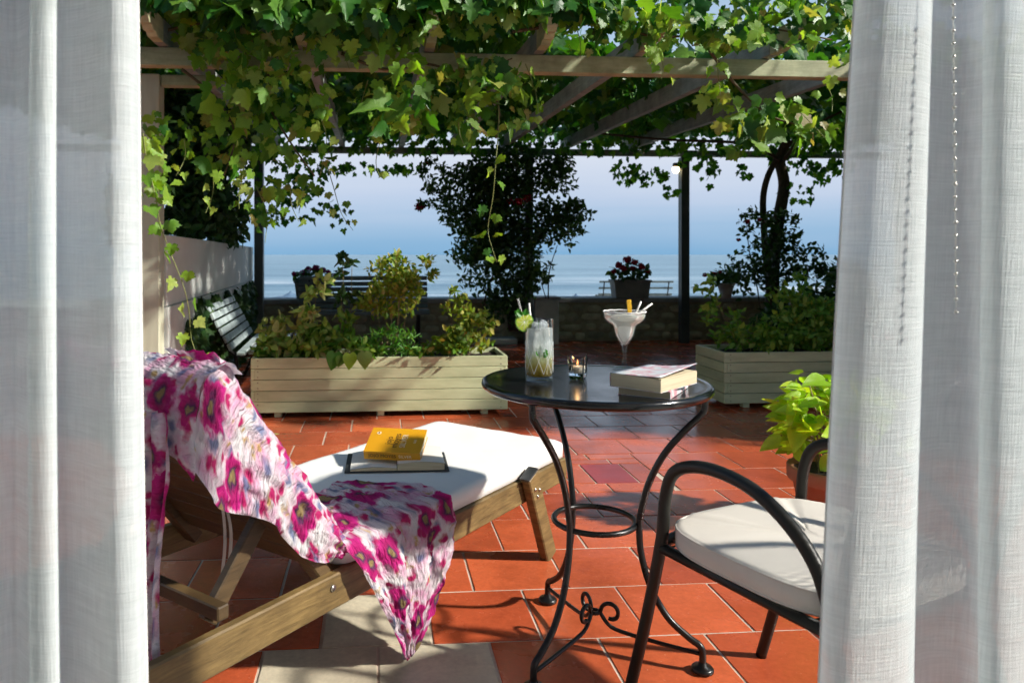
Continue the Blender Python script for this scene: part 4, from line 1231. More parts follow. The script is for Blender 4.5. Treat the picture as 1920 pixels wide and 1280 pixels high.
straw(hg, P(1004, 690, hb.y), P(971, 560, hb.y + 0.015), 0.0028, M['glass'], True)
straw(hg, P(1003, 690, hb.y + 0.01), P(992, 568, hb.y + 0.02), 0.0030, M['straw'])
def leaf_small(mb, c, tip, nrm, ln, wd):
    tip, nrm = Vector(tip).normalized(), Vector(nrm).normalized(); x = tip.cross(nrm).normalized(); nrm = x.cross(tip)
    pts = [(0, 0), (0.5, 0.25), (0.55, 0.5), (0.32, 0.8), (0, 1)]
    vs = [c + x * (s * px * wd) + tip * py * ln + nrm * (abs(px) * 0.25 * wd) for s in (1, -1) for px, py in pts]
    mb.add(vs, [(0, 1, 2, 3, 4), (5, 9, 8, 7, 6)], True)
for i in range(4):
    mb = MB(); leaf_small(mb, P(972 + i * 4, 592, hb.y - 0.01), (random.uniform(-1, .3), -0.2, random.uniform(.2, 1)), (0.2, -1, 0.3), 0.022, 0.016); mb.build('mint_leaf', M['mint'], hg)
for i in range(5):
    mb = MB(); leaf_small(mb, hb + Vector((random.uniform(-.01, .008), -0.0335, 0.070 + i * 0.003)), (random.uniform(-1, 1), 0, random.uniform(-.4, 1)), (0, -1, 0.2), 0.016, 0.012); mb.build('mint_leaf', M['mint'], hg)

cb = G(1083, 708, ZT); cb.z = ZT - 0.002
cd = tag(empty('candle_holder', cb), 'small star shaped crystal holder with lit tealight', 'candle')
def star_ring(z, r0, r1, rot=0.4):
    out = []
    for k in range(16):
        an = rot + 2 * math.pi * k / 16; r = r1 if k % 4 == 0 else (r0 if k % 4 == 2 else (r0 + r1) / 2)
        out.append((math.cos(an) * r, math.sin(an) * r, z if k % 4 else z))
    return out
rings = [star_ring(0.0, 0.019, 0.024), star_ring(0.012, 0.024, 0.029), star_ring(0.03, 0.023, 0.029), star_ring(0.044, 0.024, 0.030)]
top = [(x, y, 0.066 if k % 4 == 0 else (0.040 if k % 4 == 2 else 0.050)) for k, (x, y, z) in enumerate(star_ring(0, 0.024, 0.032))]
rings.append(top)
rings.append([(x * 0.86, y * 0.86, z - 0.002) for x, y, z in top])
rings.append([(x, y, 0.016) for x, y, z in star_ring(0, 0.018, 0.021)])
mb = MB(); vs = [cb + Vector(p) for r in rings for p in r]; fs = []
for i in range(len(rings) - 1):
    for k in range(16): fs.append((i * 16 + k, i * 16 + (k + 1) % 16, (i + 1) * 16 + (k + 1) % 16, (i + 1) * 16 + k))
fs.append(tuple(reversed(range(16)))); fs.append(tuple((len(rings) - 1) * 16 + k for k in range(16)))
mb.add(vs, fs); mb.build('crystal', M['crystal'], cd)
mb = MB(); mb.lathe([(0.0, 0.0165), (0.0165, 0.0165), (0.0170, 0.034), (0.0, 0.033)], cb, 24, (False, False)); mb.build('tealight', M['candle'], cd)
mb = MB(); mb.lathe([(0.0, 0.0345), (0.0028, 0.038), (0.0030, 0.042), (0.0016, 0.049), (0.0, 0.054)], cb, 12, (False, False)); mb.build('flame', M['flame'], cd)
fl = bpy.data.lights.new('candle_light', 'POINT'); fl.energy = 0.03; fl.color = (1, 0.55, 0.2); fl.shadow_soft_size = 0.004
fo = bpy.data.objects.new('candle_light', fl); COL.objects.link(fo); fo.parent = cd; fo.location = (0, 0, 0.058)

mgb = G(1171, 690, ZT); mgb.z = ZT - 0.0015
mg = tag(empty('margarita_glass', mgb), 'salt rimmed margarita glass with lemon peel and two straws', 'glass')
MO = [(0.0, 0.0), (0.034, 0.0), (0.036, 0.002), (0.030, 0.0045), (0.012, 0.009), (0.006, 0.018), (0.0045, 0.035), (0.005, 0.055), (0.008, 0.068), (0.017, 0.083), (0.026, 0.098), (0.0300, 0.113), (0.0320, 0.125), (0.0355, 0.1305), (0.0475, 0.1375), (0.0585, 0.1480), (0.0615, 0.158), (0.0628, 0.172)]
MI = [(0.0614, 0.172), (0.0600, 0.158), (0.0570, 0.1492), (0.0468, 0.1392), (0.0345, 0.1320), (0.0305, 0.1255), (0.0285, 0.114), (0.0245, 0.099), (0.0155, 0.0845), (0.006, 0.0715), (0.0, 0.0695)]
mb = MB(); mb.lathe(MO + MI, mgb, 48, (False, False)); mb.build('bowl', M['glass'], mg)
M['marg'] = mat_drink('margarita', [(0.0, (0.93, 0.95, 0.95)), (0.6, (0.96, 0.96, 0.94)), (1.0, (0.96, 0.95, 0.90))], mgb.z + 0.07, mgb.z + 0.165, 0.5, 0.0)
DI = [(0.0, 0.0705), (0.0055, 0.0725), (0.015, 0.0852), (0.0239, 0.0995), (0.0278, 0.1143), (0.0298, 0.1260), (0.0340, 0.1330), (0.0462, 0.1402), (0.0562, 0.1500), (0.0592, 0.158), (0.0598, 0.164), (0.0, 0.1645)]
mb = MB(); mb.lathe(DI, mgb, 40, (False, False)); mb.build('drink', M['marg'], mg)
mb = MB(); mb.tube([mgb + Vector((math.cos(t) * 0.0618, math.sin(t) * 0.0618, 0.1705 + 0.0008 * math.sin(t * 13))) for t in [i * math.pi / 40 for i in range(80)]], 0.0024, 6, closed=True); mb.build('salt_rim', M['salt'], mg)
mb = MB(); a0 = P(1181, 590, mgb.y - 0.02); mb.beam(a0 + Vector((0.001, 0, -0.02)), P(1179, 562, mgb.y - 0.02), 0.013, 0.004, up=(0, -1, 0), ch=0.001); mb.build('lemon_peel', M['lemon'], mg)
straw(mg, P(1188, 596, mgb.y), P(1202, 565, mgb.y), 0.0030, M['straw'])
straw(mg, P(1188, 594, mgb.y + 0.012), P(1223, 569, mgb.y + 0.012), 0.0030, M['straw'])

up3 = Vector((0, 0, 1))
f1 = Vector((0.52, 0.855, 0)).normalized(); f2 = Vector((-0.855, 0.52, 0)).normalized()
book('paperback_book', 'thin paperback lying under the other book on the black table', Vector((0.560, 1.745, ZT - 0.0015)), f1, f2, up3, 0.185, 0.125, 0.018, M['art_cover'])
f1 = Vector((0.70, 0.714, 0)).normalized(); f2 = Vector((-0.714, 0.70, 0)).normalized()
tbk = Vector((0.532, 1.722, ZT + 0.0172))
bk = tag(empty('paperback_book', tbk), 'thick paperback with curled printed cover, on top on the table', 'book')
rot = Matrix((f1, f2, up3)).transposed()
mb = MB(); mb.obox(tbk + f1 * 0.095 + f2 * 0.067 + up3 * 0.0165, (0.188, 0.132, 0.030), rot); mb.build('page_block', M['page_edge'], bk)
mb = MB(); mb.obox(tbk + f1 * 0.095 + f2 * 0.067 + up3 * 0.0006, (0.190, 0.134, 0.0011), rot); mb.build('back_cover', M['art_cover'], bk)
mb = MB(); mb.obox(tbk + f1 * 0.095 + f2 * 0.1345 + up3 * 0.0165, (0.190, 0.0012, 0.0328), rot); mb.build('spine', M['art_cover'], bk)
rows = []
for i in range(14):
    a = i / 13; row = []
    for k in range(9):
        b = k / 8
        z = 0.0325 + 0.016 * max(0, (1 - b) - 0.2) ** 2 * (0.35 + a * 0.9) + 0.004 * a * (1 - b)
        row.append(tbk + f1 * (0.190 * a) + f2 * (0.134 * b) + up3 * z)
    rows.append(row)
mb = MB(); v, f = grid_mesh('', rows); mb.add(v, f, True); o = mb.build('front_cover', M['art_cover'], bk)
sm = o.modifiers.new('solid', 'SOLIDIFY'); sm.thickness = 0.0007

# ---- iron armchair
CP, CB = Vector((0.90, 0.436, 0)).normalized(), Vector((0.436, -0.90, 0)).normalized()
CF = Vector((0.716, 1.757, 0))
def C(a, b, z): return CF + CP * a + CB * b + Vector((0, 0, z))
chair = tag(empty('iron_armchair', C(0, 0.2, 0)), 'dark iron armchair with cream seat cushion', 'chair')
for s in (-1, 1):
    a = 0.225 * s
    ctrl = [C(a, -0.115, 0.0), C(a, -0.05, 0.22), C(a, 0.0, 0.42), C(a, 0.012, 0.52), C(a, 0.035, 0.578), C(a, 0.085, 0.607), C(a, 0.16, 0.617), C(a, 0.25, 0.604), C(a, 0.33, 0.562), C(a, 0.385, 0.505), C(a, 0.415, 0.43)]
    mb = MB(); mb.tube(catmull(ctrl, 7), 0.0135, 12); mb.build('arm', M['iron_chair'], chair)
    mb = MB(); mb.tube(catmull([C(a * 0.95, 0.40, 0.41), C(a * 0.95, 0.46, 0.2), C(a * 0.95, 0.53, 0.0)], 5), 0.0135, 12); mb.build('leg', M['iron_chair'], chair)
    mb = MB(); mb.tube([C(a, 0.0, 0.405), C(a, 0.42, 0.40)], 0.0125, 10); mb.build('seat_rail', M['iron_chair'], chair)
ctrl = [C(-0.225, 0.0, 0.405), C(-0.15, -0.035, 0.405), C(0, -0.05, 0.405), C(0.15, -0.035, 0.405), C(0.225, 0.0, 0.405)]
mb = MB(); mb.tube(catmull(ctrl, 6), 0.0125, 10); mb.build('seat_rail', M['iron_chair'], chair)
mb = MB(); mb.tube([C(-0.225, 0.42, 0.40), C(0.225, 0.42, 0.40)], 0.0125, 10); mb.build('seat_rail', M['iron_chair'], chair)
mb = MB()
for i in range(16):
    b = -0.02 + i * 0.028; mb.tube([C(-0.222, b, 0.405), C(0.222, b, 0.405)], 0.0022, 5)
for i in range(16):
    a = -0.21 + i * 0.028; mb.tube([C(a, -0.02, 0.407), C(a, 0.42, 0.404)], 0.0022, 5)
mb.build('seat_mesh', M['iron_chair'], chair)
ctrl = [C(-0.225, 0.42, 0.41), C(-0.24, 0.47, 0.60), C(-0.22, 0.515, 0.76), C(-0.12, 0.535, 0.835), C(0, 0.54, 0.85), C(0.12, 0.535, 0.835), C(0.22, 0.515, 0.76), C(0.24, 0.47, 0.60), C(0.225, 0.42, 0.41)]
mb = MB(); mb.tube(catmull(ctrl, 8), 0.0135, 12); bfr = mb.build('back_frame', M['iron_chair'], chair)
mb = MB()
for i in range(17):
    a = -0.208 + i * 0.026; zt = 0.83 - 0.9 * abs(a) ** 1.6
    mb.tube([C(a, 0.425, 0.43), C(a, 0.47, 0.60), C(a, 0.515, 0.76), C(a, 0.53, zt)], 0.0012, 5)
for i in range(14):
    z = 0.45 + i * 0.026; b = 0.425 + (z - 0.43) * 0.27
    mb.tube([C(-0.225, b, z), C(0.225, b, z)], 0.0012, 5)
mb.build('back_mesh', M['iron_chair'], chair)
# cushion: rounded plan, thick edge with piping
ol = []
for k in range(72):
    an = 2 * math.pi * k / 72; ca, sa = math.cos(an), math.sin(an)
    ex = abs(ca) ** 0.52 * (1 if ca > 0 else -1); ey = abs(sa) ** 0.52 * (1 if sa > 0 else -1)
    ol.append((ex * 0.238, 0.205 + ey * 0.228))
levels = [(0.98, 0.411), (0.997, 0.415), (1.0, 0.436), (0.998, 0.455), (0.985, 0.459), (0.94, 0.4605), (0.85, 0.4612), (0.7, 0.462), (0.5, 0.4622), (0.3, 0.462), (0.12, 0.462)]
mb = MB(); vs, fs = [], []
for (sc, z) in levels:
    for k, (a, b) in enumerate(ol):
        w = (0.0022 * mnz.noise(Vector((a * sc * 16, b * sc * 16, 0))) + 0.0012 * mnz.noise(Vector((a * sc * 50 + b * 20, b * sc * 14, 5)))) if z > 0.456 else 0
        if z > 0.455 and b < 0.12: w += 0.0035 * math.sin(a * 95) * math.exp(-((b + 0.0) / 0.05) ** 2) * (1 if abs(a) < .2 else 0)
        vs.append(C(a * sc, 0.205 + (b - 0.205) * sc, z + w))
N = 72
for i in range(len(levels) - 1):
    for k in range(N): fs.append((i * N + k, i * N + (k + 1) % N, (i + 1) * N + (k + 1) % N, (i + 1) * N + k))
fs.append(tuple((len(levels) - 1) * N + k for k in range(N))); fs.append(tuple(reversed(range(N))))
mb.add(vs, fs, True); cus = mb.build('cushion', M['cream_cloth'], chair)
for zz, sc in ((0.4555, 0.992), (0.4165, 0.992)):
    mb = MB(); mb.tube([C(a * sc, 0.205 + (b - 0.205) * sc, zz) for a, b in ol], 0.0028, 6, closed=True); mb.build('piping', M['cream_cloth'], cus)

# ---- sheer curtains in the doorway
def curtain(label, xs_top, xs_bot, ys, z0, z1, ncol, nrow, seed):
    """xs/ys: fold line in plan from one edge to the other"""
    root = tag(empty('sheer_curtain', (xs_bot[0], ys[0], 0)), label, 'curtain', 'sheer door curtains')
    rows, uv = [], []
    for i in range(nrow):
        t = i / (nrow - 1); z = lerp(z1, z0, t)
        ctrl = [Vector((lerp(a, b, t), y + 0.006 * math.sin(z * 3 + a * 9), z)) for a, b, y in zip(xs_top, xs_bot, ys)]
        p, ln = resample(ctrl, ncol)
        p = [q + Vector((0, 0.004 * mnz.noise(Vector((q.x * 9, z * 1.3, seed))), 0)) for q in p]
        rows.append(p); uv.append([(ln * k / (ncol - 1), z) for k in range(ncol)])
    o = cloth('panel', [(rows, uv)], M['linen'], root)
    for r_, nm in ((0, 'inner'),):
        mb = MB(); mb.tube([r[0] for r in rows], 0.0022, 5); mb.build('hem', M['linen_hem'], root)
    return root
M['tag'] = mat_plain('beige_tag', (0.30, 0.29, 0.24), (0.26, 0.25, 0.21), 0.7)
M['linen_hem'] = mat_plain('linen_hem', (0.72, 0.72, 0.69), (0.66, 0.66, 0.63), 0.9, 30, 0.4, 300)
def X(px, d): return (px - CX) / F * d
# right curtain: a broad smooth fold, a thin stretch, then deeper folds
rt_px_top = [1620, 1634, 1680, 1735, 1752, 1746, 1775, 1806, 1840, 1856, 1838, 1880, 1930, 1975, 1960, 2020, 2080]
rt_px_bot = [1544, 1556, 1610, 1690, 1722, 1712, 1752, 1800, 1842, 1862, 1840, 1880, 1930, 1975, 1960, 2020, 2080]
ry = [0.985, 0.960, 0.945, 0.955, 0.985, 1.010, 1.030, 1.030, 1.010, 0.985, 0.970, 0.955, 0.965, 0.990, 1.01, 1.02, 0.98]
def zline(pxs, at_y): return [X(p, d) for p, d in zip(pxs, at_y)]
def extrap(top, bot):
    # pixel columns are read at the top and bottom of the frame (z 1.40 and 0.48): carry them on to rod and floor
    t2, b2 = [], []
    for a, b in zip(top, bot):
        s = (b - a) / 0.92
        t2.append(a - s * (2.32 - 1.40) * 0.6); b2.append(b + s * 0.46)
    return t2, b2
a_, b_ = extrap(zline(rt_px_top, ry), zline(rt_px_bot, ry))
# the piece between rod and frame is continued straight
curtain('white sheer linen curtain at the right of the doorway', a_, b_, ry, 0.015, 2.30, 210, 90, 1.0)
lf_px_top = [251, 238, 205, 178, 150, 112, 100, 106, 84, 60, 66, 52, 30, -10, -40, -25, -80, -130]
lf_px_bot = [277, 262, 225, 190, 160, 118, 104, 110, 86, 54, 60, 46, 26, -10, -40, -25, -80, -130]
ly = [0.985, 0.960, 0.950, 0.965, 0.985, 1.00, 0.985, 0.965, 0.955, 0.965, 0.99, 1.01, 1.03, 1.01, 0.98, 0.96, 0.97, 1.0]
a_, b_ = extrap(zline(lf_px_top, ly), zline(lf_px_bot, ly))
curtain('white sheer linen curtain at the left of the doorway', a_, b_, ly, 0.015, 2.30, 210, 90, 2.0)
rod = tag(empty('curtain_rod', (0.1, 0.98, 2.33)), 'slim curtain rod above the doorway', 'rod')
mb = MB(); mb.tube([(-1.1, 0.985, 2.33), (1.5, 0.985, 2.33)], 0.012, 10); mb.build('pole', M['steel'], rod)
# bead chain seen through the right curtain
bd = 0.935
bx0, bx1 = P(1787, 10, bd), P(1793, 585, bd)
chain = tag(empty('bead_chain', bx1), 'thin hanging chain of bright beads against the right curtain', 'chain')
mb = MB(); mb.tube([bx0 + (bx0 - bx1) * 0.9, bx1], 0.0006, 5); mb.build('cord', M['straw'], chain)
bmesh_ = MB(); bmesh_.lathe([(0.0, -0.0024), (0.0017, -0.0017), (0.0024, 0.0), (0.0017, 0.0017), (0.0, 0.0024)], (0, 0, 0), 10, (False, False)); bme = bmesh_.mesh('bead'); bme.materials.append(M['steel'])
for k in range(25):
    o = bpy.data.objects.new('bead', bme); COL.objects.link(o); o.parent = chain; o.location = (bx0.lerp(bx1, k / 24)) - bx1

# ================================================================== PLANTS
def leaf_base(half, cx, cy, fold=0.25, droop=0.35):
    """flat lobed outline from its right half, fanned from a centre; petiole at the origin, tip at +y, face +z"""
    pts = [(x, y) for x, y in half] + [(-x, y) for x, y in reversed(half[1:-1])]
    def zz(x, y): return abs(x) * fold - droop * y * y * 0.5 - 0.25 * x * x
    v = [(0 + cx, cy, zz(cx, cy) - 0.03)] + [(x, y, zz(x, y)) for x, y in pts]
    n = len(pts)
    f = [(0, 1 + i, 1 + (i + 1) % n) for i in range(n)]
    return np.array(v, dtype=np.float64), f
GRAPE = [(0.0, 0.05), (0.07, -0.09), (0.21, -0.16), (0.29, -0.08), (0.44, -0.06), (0.42, 0.06), (0.36, 0.17), (0.50, 0.21), (0.60, 0.34), (0.50, 0.38), (0.50, 0.50), (0.36, 0.46), (0.25, 0.47), (0.29, 0.62), (0.22, 0.66), (0.20, 0.79), (0.10, 0.82), (0.0, 1.0)]
GRAPE2 = [(0.0, 0.03), (0.10, -0.11), (0.28, -0.15), (0.36, -0.04), (0.50, 0.04), (0.44, 0.18), (0.62, 0.36), (0.46, 0.42), (0.42, 0.52), (0.28, 0.50), (0.27, 0.66), (0.15, 0.74), (0.0, 0.95)]
GRAPE3 = [(0.0, 0.05), (0.20, -0.12), (0.44, -0.02), (0.40, 0.14), (0.60, 0.34), (0.34, 0.46), (0.32, 0.62), (0.14, 0.72), (0.0, 0.97)]
OVAL = [(0.0, 0.0), (0.22, 0.22), (0.28, 0.46), (0.17, 0.78), (0.0, 1.0)]
HEART = [(0.0, 0.06), (0.14, -0.06), (0.34, -0.02), (0.47, 0.16), (0.48, 0.36), (0.36, 0.60), (0.18, 0.82), (0.0, 1.0)]
LONG = [(0.0, 0.0), (0.09, 0.25), (0.10, 0.55), (0.0, 1.0)]
B_GRAPE = [leaf_base(GRAPE, 0, 0.30, 0.30, 0.5), leaf_base(GRAPE, 0, 0.30, -0.22, 0.7), leaf_base(GRAPE2, 0, 0.28, 0.42, 0.3), leaf_base(GRAPE2, 0.0, 0.28, 0.1, -0.4), leaf_base(GRAPE, 0.03, 0.3, 0.55, 0.9), leaf_base([(x * .8, y * 1.05) for x, y in GRAPE], 0.0, 0.32, 0.9, 1.2), leaf_base([(x * 1.1, y * .9) for x, y in GRAPE2], 0.0, 0.26, -0.5, 1.1)]
B_SIMPLE = [leaf_base(GRAPE3, 0, 0.3, 0.25, 0.5), leaf_base(GRAPE3, 0, 0.3, -0.25, 0.2)]
B_OVAL = [leaf_base(OVAL, 0, 0.42, 0.3, 0.5)]
B_HEART = [leaf_base(HEART, 0, 0.35, 0.35, 0.7), leaf_base(HEART, 0, 0.35, 0.15, 1.0)]
B_LIME = [leaf_base([(x * 0.72, y) for x, y in HEART], 0, 0.35, 0.45, 0.5), leaf_base([(x * 0.8, y) for x, y in HEART], 0, 0.35, 0.25, 0.9), leaf_base([(x * 0.66, y) for x, y in HEART], 0, 0.35, 0.55, 0.2)]
B_LONG = [leaf_base(LONG, 0, 0.4, 0.3, 0.9)]
def norm(a): return a / np.maximum(np.linalg.norm(a, axis=1, keepdims=True), 1e-9)
def frames(tip, nrm):
    t = norm(tip); x = norm(np.cross(t, nrm)); n = np.cross(x, t)
    return x, t, n
def leaf_cloud(name, bases, pos, tip, nrm, size, mat, parent, kind='stuff'):
    pos = np.asarray(pos, float); x, t, n = frames(np.asarray(tip, float), np.asarray(nrm, float)); size = np.asarray(size, float)
    V, Fc, b0 = [], [], 0
    which = rng.integers(0, len(bases), len(pos))
    for bi, (bv, bf) in enumerate(bases):
        m = which == bi
        if not m.any(): continue
        p, xx, tt, nn, s = pos[m], x[m], t[m], n[m], size[m]
        vv = p[:, None, :] + s[:, None, None] * (bv[None, :, 0:1] * xx[:, None, :] + bv[None, :, 1:2] * tt[:, None, :] + bv[None, :, 2:3] * nn[:, None, :])
        k, nv = vv.shape[0], vv.shape[1]
        ff = np.array(bf)[None] + (np.arange(k) * nv)[:, None, None] + b0
        V.append(vv.reshape(-1, 3)); Fc.append(ff.reshape(-1, 3)); b0 += k * nv
    V = np.concatenate(V); Fc = np.concatenate(Fc)
    me = bpy.data.meshes.new(name)
    me.vertices.add(len(V)); me.vertices.foreach_set('co', V.ravel())
    me.loops.add(Fc.size); me.loops.foreach_set('vertex_index', Fc.ravel().astype(np.int32))
    me.polygons.add(len(Fc)); me.polygons.foreach_set('loop_start', np.arange(0, Fc.size, 3, dtype=np.int32))
    me.polygons.foreach_set('use_smooth', np.ones(len(Fc), dtype=bool))
    me.update(calc_edges=True); me.validate()
    o = link(name, me, mat, parent)
    if kind: o['kind'] = kind
    return o
leaf_mesh_cache = {}
def leaf_parts(name, bases, pos, tip, nrm, size, mat, parent, mats=None):
    """every leaf an object of its own, sharing the shapes"""
    x, t, n = frames(np.asarray(tip, float), np.asarray(nrm, float))
    inv = Matrix.Translation(-Vector(parent.location))
    for i in range(len(pos)):
        mt = mats[i] if mats else mat
        bi = int(rng.integers(0, len(bases))); key = (id(bases), bi, mt.name)
        if key not in leaf_mesh_cache:
            bv, bf = bases[bi]; me = bpy.data.meshes.new(name); me.from_pydata([tuple(q) for q in bv], [], bf)
            me.polygons.foreach_set('use_smooth', [True] * len(bf)); me.materials.append(mt); leaf_mesh_cache[key] = me
        o = bpy.data.objects.new(name, leaf_mesh_cache[key]); COL.objects.link(o); o.parent = parent
        m = Matrix((tuple(x[i]), tuple(t[i]), tuple(n[i]))).transposed().to_4x4() @ Matrix.Scale(float(size[i]), 4)
        m.translation = Vector(tuple(pos[i]))
        o.matrix_basis = inv @ m
def rv(n, s=1.0): return rng.normal(size=(n, 3)) * s

# ---- the grape vine: trunk, canopy on the pergola, fringe of single leaves in front
tr0 = P(1440, 566, 8.45)
vine = tag(empty('grape_vine', (tr0.x, 8.45, 0)), 'grape vine with lobed leaves covering the pergola', 'vine')
def px_tube(pts, d, r0, r1, n=7, wob=0.0):
    q = [P(a, b, d + (wob * math.sin(i * 1.7))) for i, (a, b) in enumerate(pts)]
    c = catmull(q, 5); mb = MB(); mb.tube(c, [lerp(r0, r1, i / (len(c) - 1)) for i in range(len(c))], n); return mb
px_tube([(1447, 640), (1444, 560), (1436, 480), (1432, 420), (1431, 370), (1440, 330), (1458, 296)], 8.4, 0.042, 0.034, 8, 0.03).build('trunk', M['trunk'], vine)
px_tube([(1452, 640), (1448, 540), (1452, 460), (1462, 400), (1470, 345), (1462, 296), (1480, 262)], 8.42, 0.085, 0.052, 8, 0.04).build('trunk', M['trunk'], vine)
px_tube([(1462, 300), (1400, 270), (1250, 262), (1120, 250)], 7.6, 0.02, 0.01, 6).build('branch', M['trunk'], vine)
px_tube([(1470, 300), (1520, 240), (1600, 200)], 7.0, 0.02, 0.01, 6).build('branch', M['trunk'], vine)
for i, pts in enumerate((((300, 60), (420, 40), (560, 70), (700, 50), (820, 75)), ((640, 100), (720, 130), (800, 120), (880, 140), (960, 110)), ((960, 60), (1100, 45), (1250, 70), (1400, 50), (1560, 75)), ((340, 130), (400, 180), (440, 250), (420, 330)), ((520, 90), (500, 180), (540, 260), (590, 330)), ((1330, 95), (1380, 160), (1440, 215), (1500, 235)), ((860, 100), (900, 150), (935, 200), (930, 260)))):
    px_tube(pts, 3.98, 0.009, 0.004, 6, 0.05).build('branch', M['stem_wood'], vine)
# canopy over the roof
NC = 17000
xs = rng.uniform(-3.9, 6.2, NC); ys = 3.75 + (9.0 - 3.75) * rng.uniform(0, 1, NC) ** 0.9
zt = 2.33 + (ys - 4.2) * 0.022
zs = zt + np.abs(rng.normal(0, 0.12, NC)) + 0.02
# undulating top and a ragged front edge
zs += 0.10 * np.sin(xs * 2.3) * (rng.uniform(0, 1, NC)) + 0.05
thin = (xs > 0.7) & (ys < 5.25) & (rng.uniform(0, 1, NC) < 0.93)
xs, ys, zs = xs[~thin], ys[~thin], zs[~thin]; NC = len(xs)
pos = np.stack([xs, ys + (xs - 0.9) * math.tan(TA), zs], 1)
nrm = rv(NC, 0.55) + np.array([0.15, -0.25, 0.8]); tip = rv(NC, 1.0) + np.array([0, -0.3, -0.5])
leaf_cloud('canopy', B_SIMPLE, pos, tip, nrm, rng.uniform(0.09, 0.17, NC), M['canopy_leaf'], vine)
# front bank, above and before the beam
NF = 2300
xs = rng.uniform(-2.6, 2.25, NF); bank = rng.uniform(0, 1, NF)
ys = 4.25 - 0.52 * bank ** 0.8 - 0.10 * rng.uniform(0, 1, NF)
zs = 2.235 + 0.46 * rng.uniform(0, 1, NF) ** 1.15 + 0.05 * np.sin(xs * 3.1) + 0.06 * (1 - bank)
keep = np.ones(NF, bool)
pxs = CX + F * xs / ys
thin = (xs > 1.0) & (rng.uniform(0, 1, NF) < 0.78)
xs, ys, zs, pxs, bank = xs[~thin], ys[~thin], zs[~thin], pxs[~thin], bank[~thin]; NF = len(xs)
zs = np.where(pxs > 1180, zs - 0.03 * rng.uniform(0, 1, NF), zs)
pos = np.stack([xs, ys + (xs - 0.9) * math.tan(TA), zs], 1)
nrm = rv(NF, 0.5) + np.array([0.25, -0.8, 0.55]); tip = rv(NF, 0.5) + np.array([0.0, -0.3, -0.9])
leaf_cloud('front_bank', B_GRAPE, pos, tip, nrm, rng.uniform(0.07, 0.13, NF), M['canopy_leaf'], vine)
# hanging clusters seen against the shade: (centre px, spread px, count, leaf size, depth)
FL = []
def cluster(cx, cy, rx, ry, n, s0, s1, d, young=0.2):
    for _ in range(int(n * 1.35)):
        a = rng.uniform(0, 2 * math.pi); r = rng.uniform(0, 1) ** 0.6 * 1.08
        FL.append((cx + rx * r * math.cos(a), cy + ry * r * math.sin(a), d + rng.normal(0, 0.07), rng.uniform(s0, s1) * rng.choice([.45, .65, .85, 1.0]), rng.uniform() < young + 0.1))
# left mass
cluster(430, 60, 100, 60, 46, .07, .13, 3.85); cluster(470, 120, 85, 60, 40, .07, .13, 3.85, .4); cluster(560, 60, 60, 50, 18, .07, .12, 3.8)
cluster(455, 185, 70, 45, 22, .08, .14, 3.95, .25); cluster(390, 230, 70, 45, 20, .06, .10, 4.0, .15); cluster(510, 240, 60, 60, 24, .07, .13, 3.95, .25)
cluster(430, 290, 80, 40, 22, .06, .11, 4.0, .2); cluster(560, 320, 60, 45, 16, .05, .09, 4.05, .2); cluster(490, 370, 60, 40, 10, .06, .10, 4.05, .3)
cluster(590, 190, 30, 60, 12, .06, .10, 3.85, .8); cluster(520, 130, 40, 40, 12, .06, .10, 3.75, .8)
# centre mass
cluster(740, 110, 40, 35, 10, .08, .13, 3.75, .9); cluster(760, 200, 70, 35, 18, .10, .17, 3.85, .15); cluster(840, 150, 80, 45, 26, .08, .14, 3.85, .15)
cluster(930, 150, 60, 55, 26, .08, .14, 3.85, .3); cluster(900, 210, 60, 40, 14, .07, .12, 3.9, .2); cluster(990, 210, 30, 40, 8, .07, .10, 3.95, .2)
cluster(700, 60, 90, 45, 20, .07, .12, 3.8, .3); cluster(660, 30, 90, 30, 16, .06, .10, 3.8, .3)
# along the top
for cx in range(800, 1600, 70): cluster(cx, 30 + 12 * math.sin(cx), 55, 30, 9, .06, .11, 3.8, .35)
cluster(1215, 50, 55, 45, 24, .06, .11, 3.75, .75); cluster(1330, 60, 50, 40, 14, .06, .11, 3.8, .45); cluster(1460, 70, 70, 22, 14, .06, .10, 3.75, .85); cluster(1580, 115, 25, 20, 4, .06, .09, 3.9, .5)
# right cluster
cluster(1350, 170, 30, 40, 12, .06, .11, 3.95, .6); cluster(1440, 215, 90, 40, 26, .08, .15, 3.95, .2); cluster(1510, 240, 45, 30, 10, .08, .12, 3.95, .3); cluster(1400, 250, 50, 35, 10, .07, .12, 3.95, .4)
# low at the left post
cluster(285, 250, 25, 40, 10, .06, .09, 3.75, .6); cluster(300, 330, 40, 40, 14, .06, .10, 3.75, .7)
# trailing shoots with their stems
def shoot(pts, d, n, s0, s1, young=0.9):
    q = [P(a, b, d + 0.03 * math.sin(i * 2.1)) for i, (a, b) in enumerate(pts)]
    c = catmull(q, 6)
    mb = MB(); mb.tube(c, [lerp(0.0032, 0.0014, i / (len(c) - 1)) for i in range(len(c))], 5); mb.build('shoot', M['stem_green'], vine)
    for i in range(n):
        t = (i + 0.4) / n; p = c[int(t * (len(c) - 1))]
        px = CX + F * p.x / p.y; py = HY - F * (p.z - HC) / p.y
        sd_ = -1 if i % 2 else 1
        FL.append((px + sd_ * rng.uniform(8, 20), py + rng.uniform(-8, 8), p.y - 0.03, lerp(s1, s0, t) * rng.uniform(.85, 1.15), rng.uniform() < young))
shoot([(934, 150), (935, 230), (930, 300), (924, 370), (915, 430), (926, 475), (932, 492)], 3.85, 14, .045, .085)
shoot([(268, 250), (275, 300), (292, 370), (300, 420), (318, 470), (342, 530), (354, 580), (360, 640), (385, 690), (415, 712)], 3.6, 20, .05, .085)
